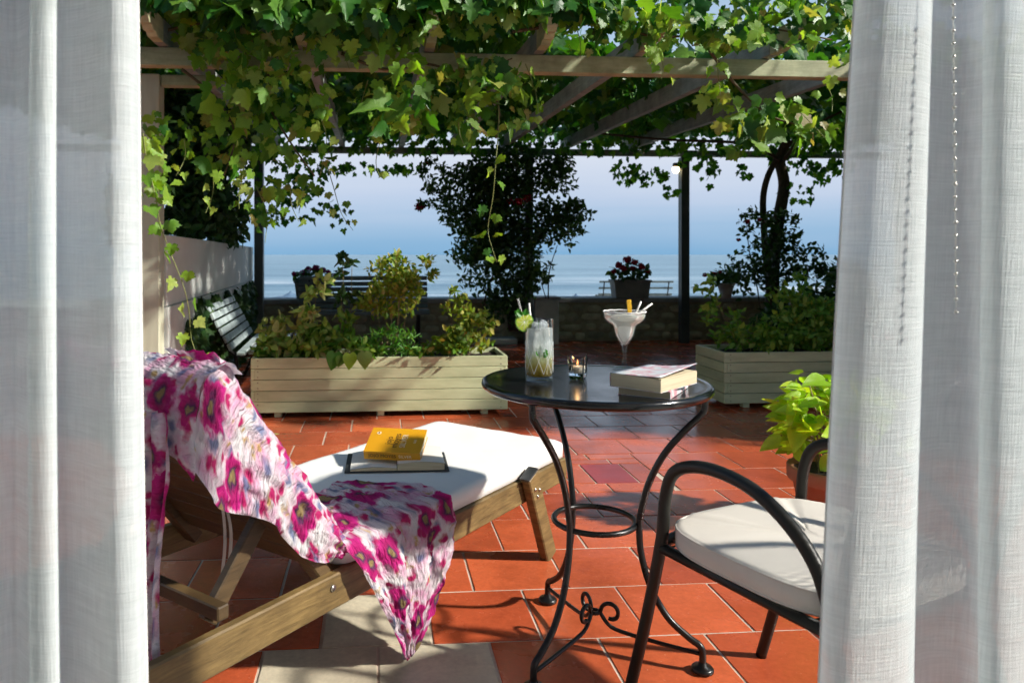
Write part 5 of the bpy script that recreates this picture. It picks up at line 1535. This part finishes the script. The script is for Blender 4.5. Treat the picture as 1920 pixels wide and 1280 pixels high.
shoot([(560, 120), (585, 170), (600, 215), (612, 265), (600, 330)], 3.85, 9, .05, .08)
shoot([(795, 200), (790, 230), (785, 270)], 3.9, 3, .05, .07); shoot([(720, 240), (705, 300), (712, 330)], 3.9, 5, .05, .07)
shoot([(610, 300), (625, 350), (640, 400), (662, 432)], 4.1, 8, .035, .06, .3); shoot([(480, 350), (500, 400), (497, 455)], 4.0, 6, .05, .09, .5)
shoot([(1490, 200), (1520, 230), (1550, 262)], 3.9, 5, .06, .09, .7)
for (x0, y0, x1, y1) in ((345, 260, 330, 330), (400, 330, 385, 400), (455, 330, 448, 392), (545, 350, 560, 415), (640, 60, 655, 130), (690, 150, 672, 215), (860, 230, 872, 275), (985, 120, 1010, 215), (1075, 40, 1088, 110), (1230, 90, 1240, 150), (1345, 110, 1352, 180), (1545, 150, 1560, 210), (420, 20, 380, 70), (1130, 20, 1120, 75), (760, 20, 770, 90)):
    shoot([(x0, y0), ((x0 + x1) / 2 + rng.uniform(-10, 10), (y0 + y1) / 2), (x1, y1)], 3.82, 5, .035, .065, .75)
FL = np.array([(a, b, c, d, float(e)) for a, b, c, d, e in FL])
pos = np.stack([(FL[:, 0] - CX) / F * FL[:, 2], FL[:, 2], HC - (FL[:, 1] - HY) / F * FL[:, 2]], 1)
nn = len(FL)
nrm = rv(nn, 0.62) + np.array([0.35, -0.85, 0.35]); tip = rv(nn, 0.6) + np.array([0.0, -0.15, -0.95])
order = np.argsort(-FL[:, 3] / FL[:, 2])
A_, B_ = order[:292], order[292:]
young = FL[:, 4] > 0.5
leaf_parts('leaf', B_GRAPE, pos[A_], tip[A_], nrm[A_], FL[A_, 3], M['vine_leaf'], vine, [M['vine_young'] if young[i] else M['vine_leaf'] for i in A_])
for msk, mt in ((young, M['vine_young']), (~young, M['vine_leaf'])):
    idx = [i for i in B_ if msk[i]]
    if idx: leaf_cloud('small_leaves', B_GRAPE, pos[idx], tip[idx], nrm[idx], FL[idx, 3], mt, vine)
# leaves hanging from the back beam, against the sky
HB = []
def hang(cx, cy, rx, ry, n, s0=.05, s1=.10, d=8.5):
    for _ in range(n):
        a = rng.uniform(0, 2 * math.pi); r = math.sqrt(rng.uniform(0, 1))
        HB.append((cx + rx * r * math.cos(a), cy + ry * r * math.sin(a), d + rng.normal(0, 0.1), rng.uniform(s0, s1)))
for cx in range(470, 1620, 36): hang(cx, 272, 30, 16, 16)
hang(690, 315, 70, 12, 26); hang(640, 310, 30, 14, 12); hang(760, 315, 25, 14, 10); hang(1175, 320, 28, 26, 30); hang(1225, 330, 28, 18, 24); hang(1255, 358, 18, 10, 10)
hang(1330, 320, 18, 30, 18); hang(1310, 300, 40, 12, 18); hang(1510, 300, 70, 20, 46); hang(1535, 330, 22, 26, 16); hang(1500, 360, 30, 22, 16); hang(1575, 318, 25, 16, 14); hang(1400, 318, 18, 14, 8)
hang(560, 330, 60, 40, 60, .05, .09, 7.2); hang(530, 390, 55, 30, 46, .04, .08, 7.2); hang(620, 400, 40, 26, 26, .04, .07, 7.0); hang(430, 330, 60, 60, 70, .06, .10, 7.0)
HB = np.array(HB); n_ = len(HB)
pos = np.stack([(HB[:, 0] - CX) / F * HB[:, 2], HB[:, 2], HC - (HB[:, 1] - HY) / F * HB[:, 2]], 1)
leaf_cloud('back_fringe', B_GRAPE, pos, rv(n_, .5) + np.array([0, 0, -1.0]), rv(n_, .5) + np.array([0, -0.8, 0.3]), HB[:, 3], M['canopy_leaf'], vine)

# ---- leafy shrubs built from blobs of small leaves
def blob_plant(name, label, cat, base, blobs, leaf, mat, stems, stem_mat, bases=None, group=None, flowers=(), petal=None, tipdir=(0, 0, 0.3)):
    """blobs: (px, py, rx, ry, depth, depth spread, count)"""
    root = tag(empty(name, base), label, cat, group)
    pos = []
    for (cx, cy, rx, ry, d, ds, n) in blobs:
        a = rng.uniform(0, 2 * math.pi, n); r = rng.uniform(0, 1, n) ** 0.6
        # leaves gather in sprays
        k = max(4, n // 14); ca = rng.uniform(0, 2 * math.pi, k); cr_ = rng.uniform(0, 1, k) ** 0.55; w = rng.integers(0, k, n)
        sx = cr_[w] * np.cos(ca[w]) * 0.86 + r * np.cos(a) * 0.28; sy = cr_[w] * np.sin(ca[w]) * 0.86 + r * np.sin(a) * 0.28
        px, py = cx + rx * sx, cy + ry * sy; dd = d + rng.normal(0, ds, n)
        pos.append(np.stack([(px - CX) / F * dd, dd, HC - (py - HY) / F * dd], 1))
    pos = np.concatenate(pos); n = len(pos)
    pos[:, 2] = np.maximum(pos[:, 2], 0.03)
    leaf_cloud('foliage', bases or B_OVAL, pos, rv(n, .8) + np.array(tipdir), rv(n, .6) + np.array([0.2, -0.4, 0.6]), rng.uniform(leaf * .65, leaf * 1.3, n), mat, root)
    for (pts, d, r0, r1) in stems: px_tube(pts, d, r0, r1, 6).build('stem', stem_mat, root)
    for (px, py, d, r) in flowers: flower(P(px, py, d), r, petal, root)
    return root
def flower(c, r, mat, root):
    n = 46
    d = norm(rv(n)); d[:, 2] = d[:, 2] * 0.8 + 0.15
    pos = np.array(c)[None] + d * r * rng.uniform(.45, .85, (n, 1))
    leaf_cloud('flower', B_HEART, pos, np.cross(d, rv(n)), d + rv(n, .3), np.full(n, r * 0.55), mat, root, None)
# the dark climbing rose round the middle post
blob_plant('climbing_rose', 'dark climbing rose bush with red blooms round the middle post', 'rose bush', (P(960, 600, 8.4).x, 8.45, 0),
    [(930, 400, 70, 110, 8.4, .22, 3360), (960, 330, 110, 50, 8.45, .2, 1920), (880, 380, 60, 70, 8.4, .2, 1280), (1040, 420, 55, 50, 8.4, .2, 992), (1075, 395, 30, 26, 8.4, .1, 208), (900, 480, 55, 70, 8.4, .2, 1040), (970, 500, 45, 80, 8.4, .2, 1280), (820, 330, 40, 34, 8.4, .1, 272), (808, 388, 26, 18, 8.4, .08, 60), (1050, 330, 35, 40, 8.4, .12, 352), (1025, 500, 22, 30, 8.3, .08, 80), (1105, 400, 14, 14, 8.4, .05, 28), (945, 570, 40, 50, 8.4, .15, 672)],
    0.062, M['dark_leaf'], [([(958, 620), (950, 560), (935, 500), (940, 420), (960, 340), (985, 290)], 8.5, .03, .015), ([(965, 620), (985, 540), (990, 480), (970, 400)], 8.45, .035, .018), ([(900, 600), (915, 540), (935, 480), (930, 400)], 8.35, .012, .006), ([(1028, 560), (1030, 510), (1045, 460)], 8.3, .008, .004), ([(1024, 560), (1012, 520), (1005, 490)], 8.3, .006, .003), ([(900, 440), (860, 400), (825, 385), (790, 388)], 8.4, .007, .003), ([(930, 360), (870, 330), (830, 310), (802, 306)], 8.4, .008, .003), ([(980, 430), (1040, 420), (1080, 400), (1112, 396)], 8.4, .010, .003)], M['trunk'],
    flowers=[(787, 388, 8.4, .075), (972, 382, 8.2, .075), (988, 372, 8.2, .07), (955, 378, 8.2, .06), (802, 306, 8.4, .04)], petal=M['petal_red'])
# dark trees behind the garden wall
blob_plant('dark_shrub', 'dark evergreen shrub behind the white garden wall', 'shrub', (-2.75, 6.4, 0),
    [(370, 390, 70, 70, 6.6, .3, 1900), (330, 300, 90, 90, 6.8, .4, 1900), (420, 420, 40, 40, 6.7, .2, 700), (290, 200, 80, 90, 6.8, .4, 1500), (420, 250, 90, 70, 6.9, .4, 1500), (260, 400, 60, 90, 6.6, .3, 1000)],
    0.085, M['dark_leaf'], [([(350, 600), (345, 480), (350, 380), (340, 300)], 6.7, .05, .02)], M['trunk'])
# rose beside the vine trunk
blob_plant('rose_bush', 'leafy rose bush with small red blooms around the twisted vine trunk', 'rose bush', (P(1450, 640, 8.2).x, 8.2, 0),
    [(1440, 490, 80, 55, 8.15, .15, 560), (1420, 425, 50, 36, 8.2, .12, 230), (1490, 470, 40, 40, 8.15, .12, 210), (1400, 520, 60, 40, 8.1, .12, 300), (1530, 500, 50, 40, 8.1, .12, 260), (1465, 420, 34, 40, 8.2, .12, 160)],
    0.060, M['dark_leaf'], [([(1430, 620), (1420, 540), (1405, 470), (1400, 420)], 8.2, .008, .004), ([(1480, 620), (1500, 540), (1530, 480)], 8.15, .008, .004)], M['trunk'],
    flowers=[(1401, 416, 8.15, .042), (1424, 412, 8.15, .035), (1385, 450, 8.15, .03)], petal=M['petal_red'])
# green mass in the shade behind the right planter
blob_plant('leafy_bush', 'dark green leafy bush behind the shaded planter', 'shrub', (P(1500, 640, 7.0).x, 7.0, 0),
    [(1530, 590, 90, 50, 6.8, .25, 1300), (1470, 610, 60, 40, 6.7, .2, 600), (1590, 560, 60, 60, 6.9, .2, 700)], 0.07, M['dark_leaf'], [([(1520, 660), (1525, 600), (1530, 560)], 6.8, .012, .006)], M['trunk'])

# ---- ivy on the foot of the garden wall behind the bench
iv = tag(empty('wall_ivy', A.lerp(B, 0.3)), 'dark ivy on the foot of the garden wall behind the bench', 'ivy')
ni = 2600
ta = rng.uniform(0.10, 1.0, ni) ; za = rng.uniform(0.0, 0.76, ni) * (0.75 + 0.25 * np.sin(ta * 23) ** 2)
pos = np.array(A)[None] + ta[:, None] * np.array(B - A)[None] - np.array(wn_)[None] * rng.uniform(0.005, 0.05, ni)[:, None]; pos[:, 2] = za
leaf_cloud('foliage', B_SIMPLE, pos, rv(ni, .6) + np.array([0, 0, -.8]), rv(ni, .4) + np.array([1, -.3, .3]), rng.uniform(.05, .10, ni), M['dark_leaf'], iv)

# ---- pots standing on the wall
def trough(label, px, py_bot, w, h, dpt, d, mat, petal, blobs, flowers, cat='flower pot'):
    c = P(px, py_bot, d)
    root = tag(empty('flower_trough', (c.x, c.y, 0.5275)), label, cat, 'flower pots on the sea wall')
    z0 = 0.529
    mb = MB()
    q = []
    for (z, s) in ((z0, 0.90), (z0 + h * 0.86, 1.0), (z0 + h * 0.86, 1.06), (z0 + h, 1.06), (z0 + h, 0.96), (z0 + h * 0.9, 0.94)):
        for (a, b) in ((-1, -1), (1, -1), (1, 1), (-1, 1)): q.append(Vector((c.x + a * w / 2 * s, c.y + b * dpt / 2 * s, z)))
    fs = [(3, 2, 1, 0)]
    for i in range(5):
        for k in range(4): fs.append((i * 4 + k, i * 4 + (k + 1) % 4, (i + 1) * 4 + (k + 1) % 4, (i + 1) * 4 + k))
    fs.append((20, 21, 22, 23))
    mb.add(q, fs); mb.build('box', mat, root, 0.006)
    pos = []
    for (cx, cy, rx, ry, n) in blobs:
        a = rng.uniform(0, 6.28, n); r = rng.uniform(0, 1, n) ** 0.5; dd = c.y + rng.normal(0, 0.07, n)
        px_, py_ = cx + rx * r * np.cos(a), cy + ry * r * np.sin(a)
        pos.append(np.stack([(px_ - CX) / F * dd, dd, HC - (py_ - HY) / F * dd], 1))
    pos = np.concatenate(pos); n = len(pos)
    leaf_cloud('foliage', B_HEART, pos, rv(n), rv(n, .5) + np.array([.2, -.6, .6]), rng.uniform(.04, .075, n), M['dark_leaf'], root)
    for (fx, fy, fr) in flowers: flower(P(fx, fy, c.y - 0.06 + random.uniform(-.05, .05)), fr, petal, root)
    return root
DW = 9.0
trough('grey box trough of purple geraniums on the wall behind the planter', 588, 562, 0.42, 0.22, 0.24, DW, M['pot_grey'], M['petal_purple'],
    [(588, 522, 36, 16, 130)], [(578, 506, .055), (592, 503, .06), (604, 507, .055), (616, 511, .045), (551, 514, .04), (566, 512, .045), (628, 516, .035)])
trough('grey box trough of dark red geraniums in front of the seaside bench', 1181, 562, 0.44, 0.22, 0.26, DW + 0.15, M['pot_grey'], M['petal_red'],
    [(1181, 512, 38, 18, 150)], [(1160, 498, .06), (1176, 488, .065), (1190, 492, .06), (1203, 500, .06), (1214, 510, .045), (1150, 510, .045), (1168, 504, .055), (1185, 504, .055)])
def round_pot(label, px, py_bot, r, h, d, blobs, flowers):
    c = P(px, py_bot, d); z0 = 0.529
    root = tag(empty('flower_pot', (c.x, c.y, z0)), label, 'flower pot', 'flower pots on the sea wall')
    mb = MB(); mb.lathe([(r * 0.52, z0), (r * 0.72, z0 + h * .4), (r * 0.92, z0 + h * .84), (r * 1.06, z0 + h * .86), (r * 1.06, z0 + h), (r * .95, z0 + h), (r * .9, z0 + h * .88)], (c.x, c.y, 0), 24, (True, True)); mb.build('pot', M['pot_pale'], root)
    pos = []
    for (cx, cy, rx, ry, n) in blobs:
        a = rng.uniform(0, 6.28, n); rr = rng.uniform(0, 1, n) ** 0.5; dd = c.y + rng.normal(0, 0.06, n)
        pos.append(np.stack([(cx + rx * rr * np.cos(a) - CX) / F * dd, dd, HC - (cy + ry * rr * np.sin(a) - HY) / F * dd], 1))
    pos = np.concatenate(pos); n = len(pos)
    leaf_cloud('foliage', B_HEART, pos, rv(n), rv(n, .5) + np.array([.2, -.6, .6]), rng.uniform(.035, .07, n), M['dark_leaf'], root)
    for (fx, fy, fr) in flowers: flower(P(fx, fy, c.y - 0.05), fr, M['petal_red'], root)
round_pot('pale round pot of red geraniums right of the lamp post', 1361, 560, 0.105, 0.185, DW, [(1355, 522, 26, 12, 80), (1375, 515, 16, 14, 40)], [(1322, 516, .04), (1340, 514, .04), (1328, 527, .03), (1350, 510, .03)])
round_pot('pale round pot half hidden by the right curtain', 1580, 556, 0.11, 0.19, DW, [(1577, 510, 22, 14, 80)], [(1574, 496, .04), (1588, 500, .04)])

# ---- planting in the sunlit planter
PD = 5.02
def stems_fan(bx, by, tops, d, r=0.004): return [([(bx + 4 * i, by), ((bx + tx) / 2 + 3 * i, (by + ty) / 2 + 6), (tx, ty)], d, r, r * .5) for i, (tx, ty) in enumerate(tops)]
gP = 'plants in the sunlit planter'
bpos = lambda px: (P(px, 672, PD).x, PD, 0.35)
blob_plant('pale_shrub', 'pale variegated shrub at the left end of the sunlit planter', 'shrub', bpos(530),
    [(515, 625, 34, 34, PD, .09, 150), (575, 600, 36, 30, PD, .09, 120), (590, 650, 50, 24, PD, .09, 150), (545, 655, 50, 16, PD, .1, 160), (600, 530, 20, 26, PD, .05, 34), (578, 560, 12, 20, PD, .05, 26)],
    0.066, M['pale_leaf'], stems_fan(560, 676, [(515, 600), (575, 570), (598, 520), (610, 600), (540, 620)], PD), M['stem_tan'], group=gP)
blob_plant('green_shrub', 'low bright green shrub in front of the bamboo like stems', 'shrub', bpos(620),
    [(610, 640, 50, 30, PD - .05, .08, 190), (650, 620, 36, 40, PD, .09, 140), (560, 655, 60, 18, PD - .08, .08, 200), (700, 655, 50, 16, PD - .05, .08, 150), (500, 655, 22, 16, PD - .05, .08, 80)],
    0.060, M['shrub_leaf'], stems_fan(625, 676, [(600, 610), (650, 585), (640, 560), (670, 600)], PD), M['stem_tan'], group=gP)
blob_plant('upright_sprig', 'slim dark sprig rising above the planter against the sea', 'shrub', bpos(645),
    [(645, 505, 20, 26, PD + .1, .05, 60), (640, 545, 16, 26, PD + .1, .05, 26), (665, 560, 20, 20, PD + .1, .05, 20)],
    0.055, M['dark_leaf'], stems_fan(648, 676, [(642, 485), (660, 500)], PD + .1), M['stem_tan'], group=gP)
blob_plant('tall_bamboo_shrub', 'tall feathery golden green shrub with bare canes in the planter', 'shrub', bpos(735),
    [(738, 522, 50, 40, PD + .05, .10, 620), (732, 565, 50, 34, PD + .05, .10, 420), (745, 486, 20, 16, PD + .05, .05, 90), (768, 540, 30, 28, PD, .06, 200), (800, 508, 30, 28, PD + .1, .06, 90), (695, 565, 28, 28, PD, .06, 110)],
    0.040, M['bronze_leaf'], stems_fan(722, 676, [(705, 560), (722, 520), (735, 500), (752, 520), (765, 560), (742, 485)], PD, 0.005), M['stem_tan'], bases=B_OVAL, group=gP)
blob_plant('fern_tuft', 'tuft of narrow yellow green leaves at the base of the canes', 'plant', bpos(730),
    [(738, 632, 46, 16, PD - .08, .05, 110), (690, 640, 30, 18, PD - .05, .05, 60), (730, 655, 60, 14, PD - .08, .05, 120)],
    0.065, M['grass_leaf'], stems_fan(720, 676, [(700, 630), (760, 628), (735, 622)], PD - .05), M['stem_green'], bases=B_LONG, group=gP)
blob_plant('reddish_shrub', 'loose reddish green shrub at the right end of the planter', 'shrub', bpos(865),
    [(862, 600, 44, 34, PD, .10, 260), (870, 640, 56, 26, PD, .10, 300), (850, 560, 26, 22, PD, .06, 60), (905, 610, 34, 30, PD, .08, 110), (815, 650, 30, 18, PD, .08, 80)],
    0.046, M['bronze_leaf'], stems_fan(862, 676, [(840, 560), (870, 570), (910, 600), (885, 590)], PD), M['stem_tan'], group=gP)
blob_plant('leafy_shrub', 'round green shrub among the reddish leaves by the planter end', 'shrub', bpos(840),
    [(862, 636, 40, 26, PD - .06, .07, 220), (830, 655, 34, 14, PD - .06, .06, 90), (790, 658, 40, 12, PD - .06, .06, 90)],
    0.045, M['shrub_leaf'], stems_fan(855, 676, [(850, 600), (880, 610)], PD), M['stem_tan'], group=gP)
# two big heart leaves and a yellow one drooping over the front board
cl = tag(empty('squash_seedling', bpos(655)), 'drooping heart shaped leaves hanging over the planter front', 'plant', gP)
for (px, py, s, mt, tx) in ((628, 660, .115, 'vine_leaf', -0.1), (656, 662, .10, 'vine_young', 0.1), (682, 660, .105, 'vine_leaf', 0.25), (640, 668, .07, 'shrub_leaf', -.2)):
    p = P(px, py, 4.72)
    leaf_parts('leaf', B_HEART, [tuple(p)], [(tx, -0.35, -1)], [(0.35, -0.9, 0.15)], [s], M[mt], cl)
    px_tube([(650, 672), ((px + 650) / 2, 655), (px, py)], 4.78, .003, .002, 5).build('stalk', M['stem_green'], cl)

# ---- planting in the shaded planter
PR = 5.35
gR = 'plants in the shaded planter'
bposr = lambda px: (P(px, 664, PR).x, PR, 0.35)
blob_plant('shade_shrub', 'open shrub with pale leaf tips at the left of the shaded planter', 'shrub', bposr(1390),
    [(1360, 600, 50, 50, PR, .1, 150), (1400, 630, 50, 30, PR, .1, 220), (1330, 545, 30, 28, PR, .08, 60), (1450, 620, 50, 36, PR, .1, 200)],
    0.052, M['shrub_leaf'], stems_fan(1395, 668, [(1335, 540), (1370, 580), (1420, 590), (1450, 600)], PR), M['stem_tan'], group=gR)
blob_plant('shade_hedge', 'dense green shrub filling the right of the shaded planter', 'shrub', bposr(1530),
    [(1520, 600, 70, 50, PR + .05, .12, 700), (1560, 640, 60, 24, PR, .1, 300), (1460, 640, 60, 20, PR, .1, 300), (1600, 590, 60, 60, PR, .1, 400), (1480, 550, 40, 50, PR + .1, .1, 160)],
    0.05, M['shrub_leaf'], stems_fan(1520, 668, [(1480, 560), (1530, 560), (1580, 570)], PR), M['stem_tan'], group=gR)

# ---- lime-leaved pot plant
hp = Vector((X(1566, 2.86), 2.86, 0))
host = tag(empty('potted_plant', hp), 'lime green leafy plant in a terracotta pot by the chair', 'plant')
mb = MB(); mb.lathe([(0.0, 0.004), (0.115, 0.004), (0.118, 0.01), (0.150, 0.185), (0.166, 0.187), (0.170, 0.195), (0.171, 0.236), (0.167, 0.242), (0.155, 0.242), (0.150, 0.22)], hp, 40, (False, False)); mb.build('pot', M['pot_terra'], host)
mb = MB(); mb.lathe([(0.0, 0.222), (0.08, 0.226), (0.152, 0.220)], hp, 24, (True, False)); mb.build('soil', M['soil'], host)
hpos, htip, hnrm, hsz = [], [], [], []
for i in range(230):
    el = rng.uniform(0.05, 1.0) ** 0.8; az = rng.uniform(0, 6.28)
    rr = 0.285 * math.sqrt(1 - (el - 0.25) ** 2 * 0.9) * rng.uniform(.55, 1.0); z = 0.27 + 0.29 * el * rng.uniform(.85, 1.1)
    out_ = Vector((math.cos(az), math.sin(az), 0)); p = hp + out_ * (rr * 0.72) + Vector((0, 0, z))
    hpos.append(tuple(p)); htip.append((out_.x + rng.normal(0, .6), out_.y + rng.normal(0, .6), -0.35 * rng.uniform() + 0.55 * el + rng.normal(0, .35) - 0.15)); hnrm.append((out_.x * .3 + 0.35 + rng.normal(0, .45), out_.y * .3 - 0.3 + rng.normal(0, .45), 0.8)); hsz.append(rng.uniform(.05, .105))
leaf_parts('leaf', B_LIME, hpos, htip, hnrm, hsz, M['hosta_leaf'], host)
mb = MB()
for i in range(0, 230, 6):
    p = Vector(hpos[i]); b = hp + Vector((rng.normal(0, .04), rng.normal(0, .04), 0.222))
    mb.tube(catmull([b, b.lerp(p, .5) + Vector((0, 0, .04)), p], 4), 0.0026, 5)
mb.build('stalks', M['stem_tan'], host)

# ---- hedge added out of view to shade the right planter and back floor
H0, H1 = Vector((3.70, 3.50, 0)), Vector((5.95, 9.0, 0))
hd = tag(empty('added_shading_hedge', (H0 + H1) / 2), 'added unseen hedge that shades the right of the terrace', 'hedge')
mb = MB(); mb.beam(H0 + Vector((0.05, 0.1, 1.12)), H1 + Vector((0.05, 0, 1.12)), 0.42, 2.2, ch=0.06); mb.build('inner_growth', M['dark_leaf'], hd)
nh = 9000
hdv = np.array(H1 - H0); hnv = np.array([-hdv[1], hdv[0], 0]) / np.linalg.norm(hdv)
ta, wa, za = rng.uniform(-0.01, 1.0, nh), rng.uniform(-0.24, 0.24, nh), rng.uniform(0.02, 2.3, nh)
fx = rng.integers(0, 3, nh)
wa[fx == 0] = 0.24 + rng.normal(0, .035, (fx == 0).sum()); za[fx == 1] = 2.24 + rng.normal(0, .04, (fx == 1).sum())
pos = np.array(H0)[None] + ta[:, None] * hdv[None] + wa[:, None] * hnv[None] + np.stack([0 * za, 0 * za, za], 1)
leaf_cloud('foliage', B_OVAL, pos, rv(nh), rv(nh) + np.array([-.4, -.4, .5]), rng.uniform(.05, .09, nh), M['shrub_leaf'], hd)

# ---- a few fallen leaves on the tiles
for i, (px, py, sz, an, lab) in enumerate(((517, 812, .05, 0.6, 'yellow fallen leaf on the tiles left of the planter foot'),)):
    p = G(px, py, 0.004)
    root = tag(empty('fallen_leaf', p), lab, 'leaf')
    leaf_parts('blade', B_GRAPE, [tuple(p)], [(math.cos(an), math.sin(an), 0.05)], [(0.05, 0.1, 1)], [sz], M['pale_leaf'], root)
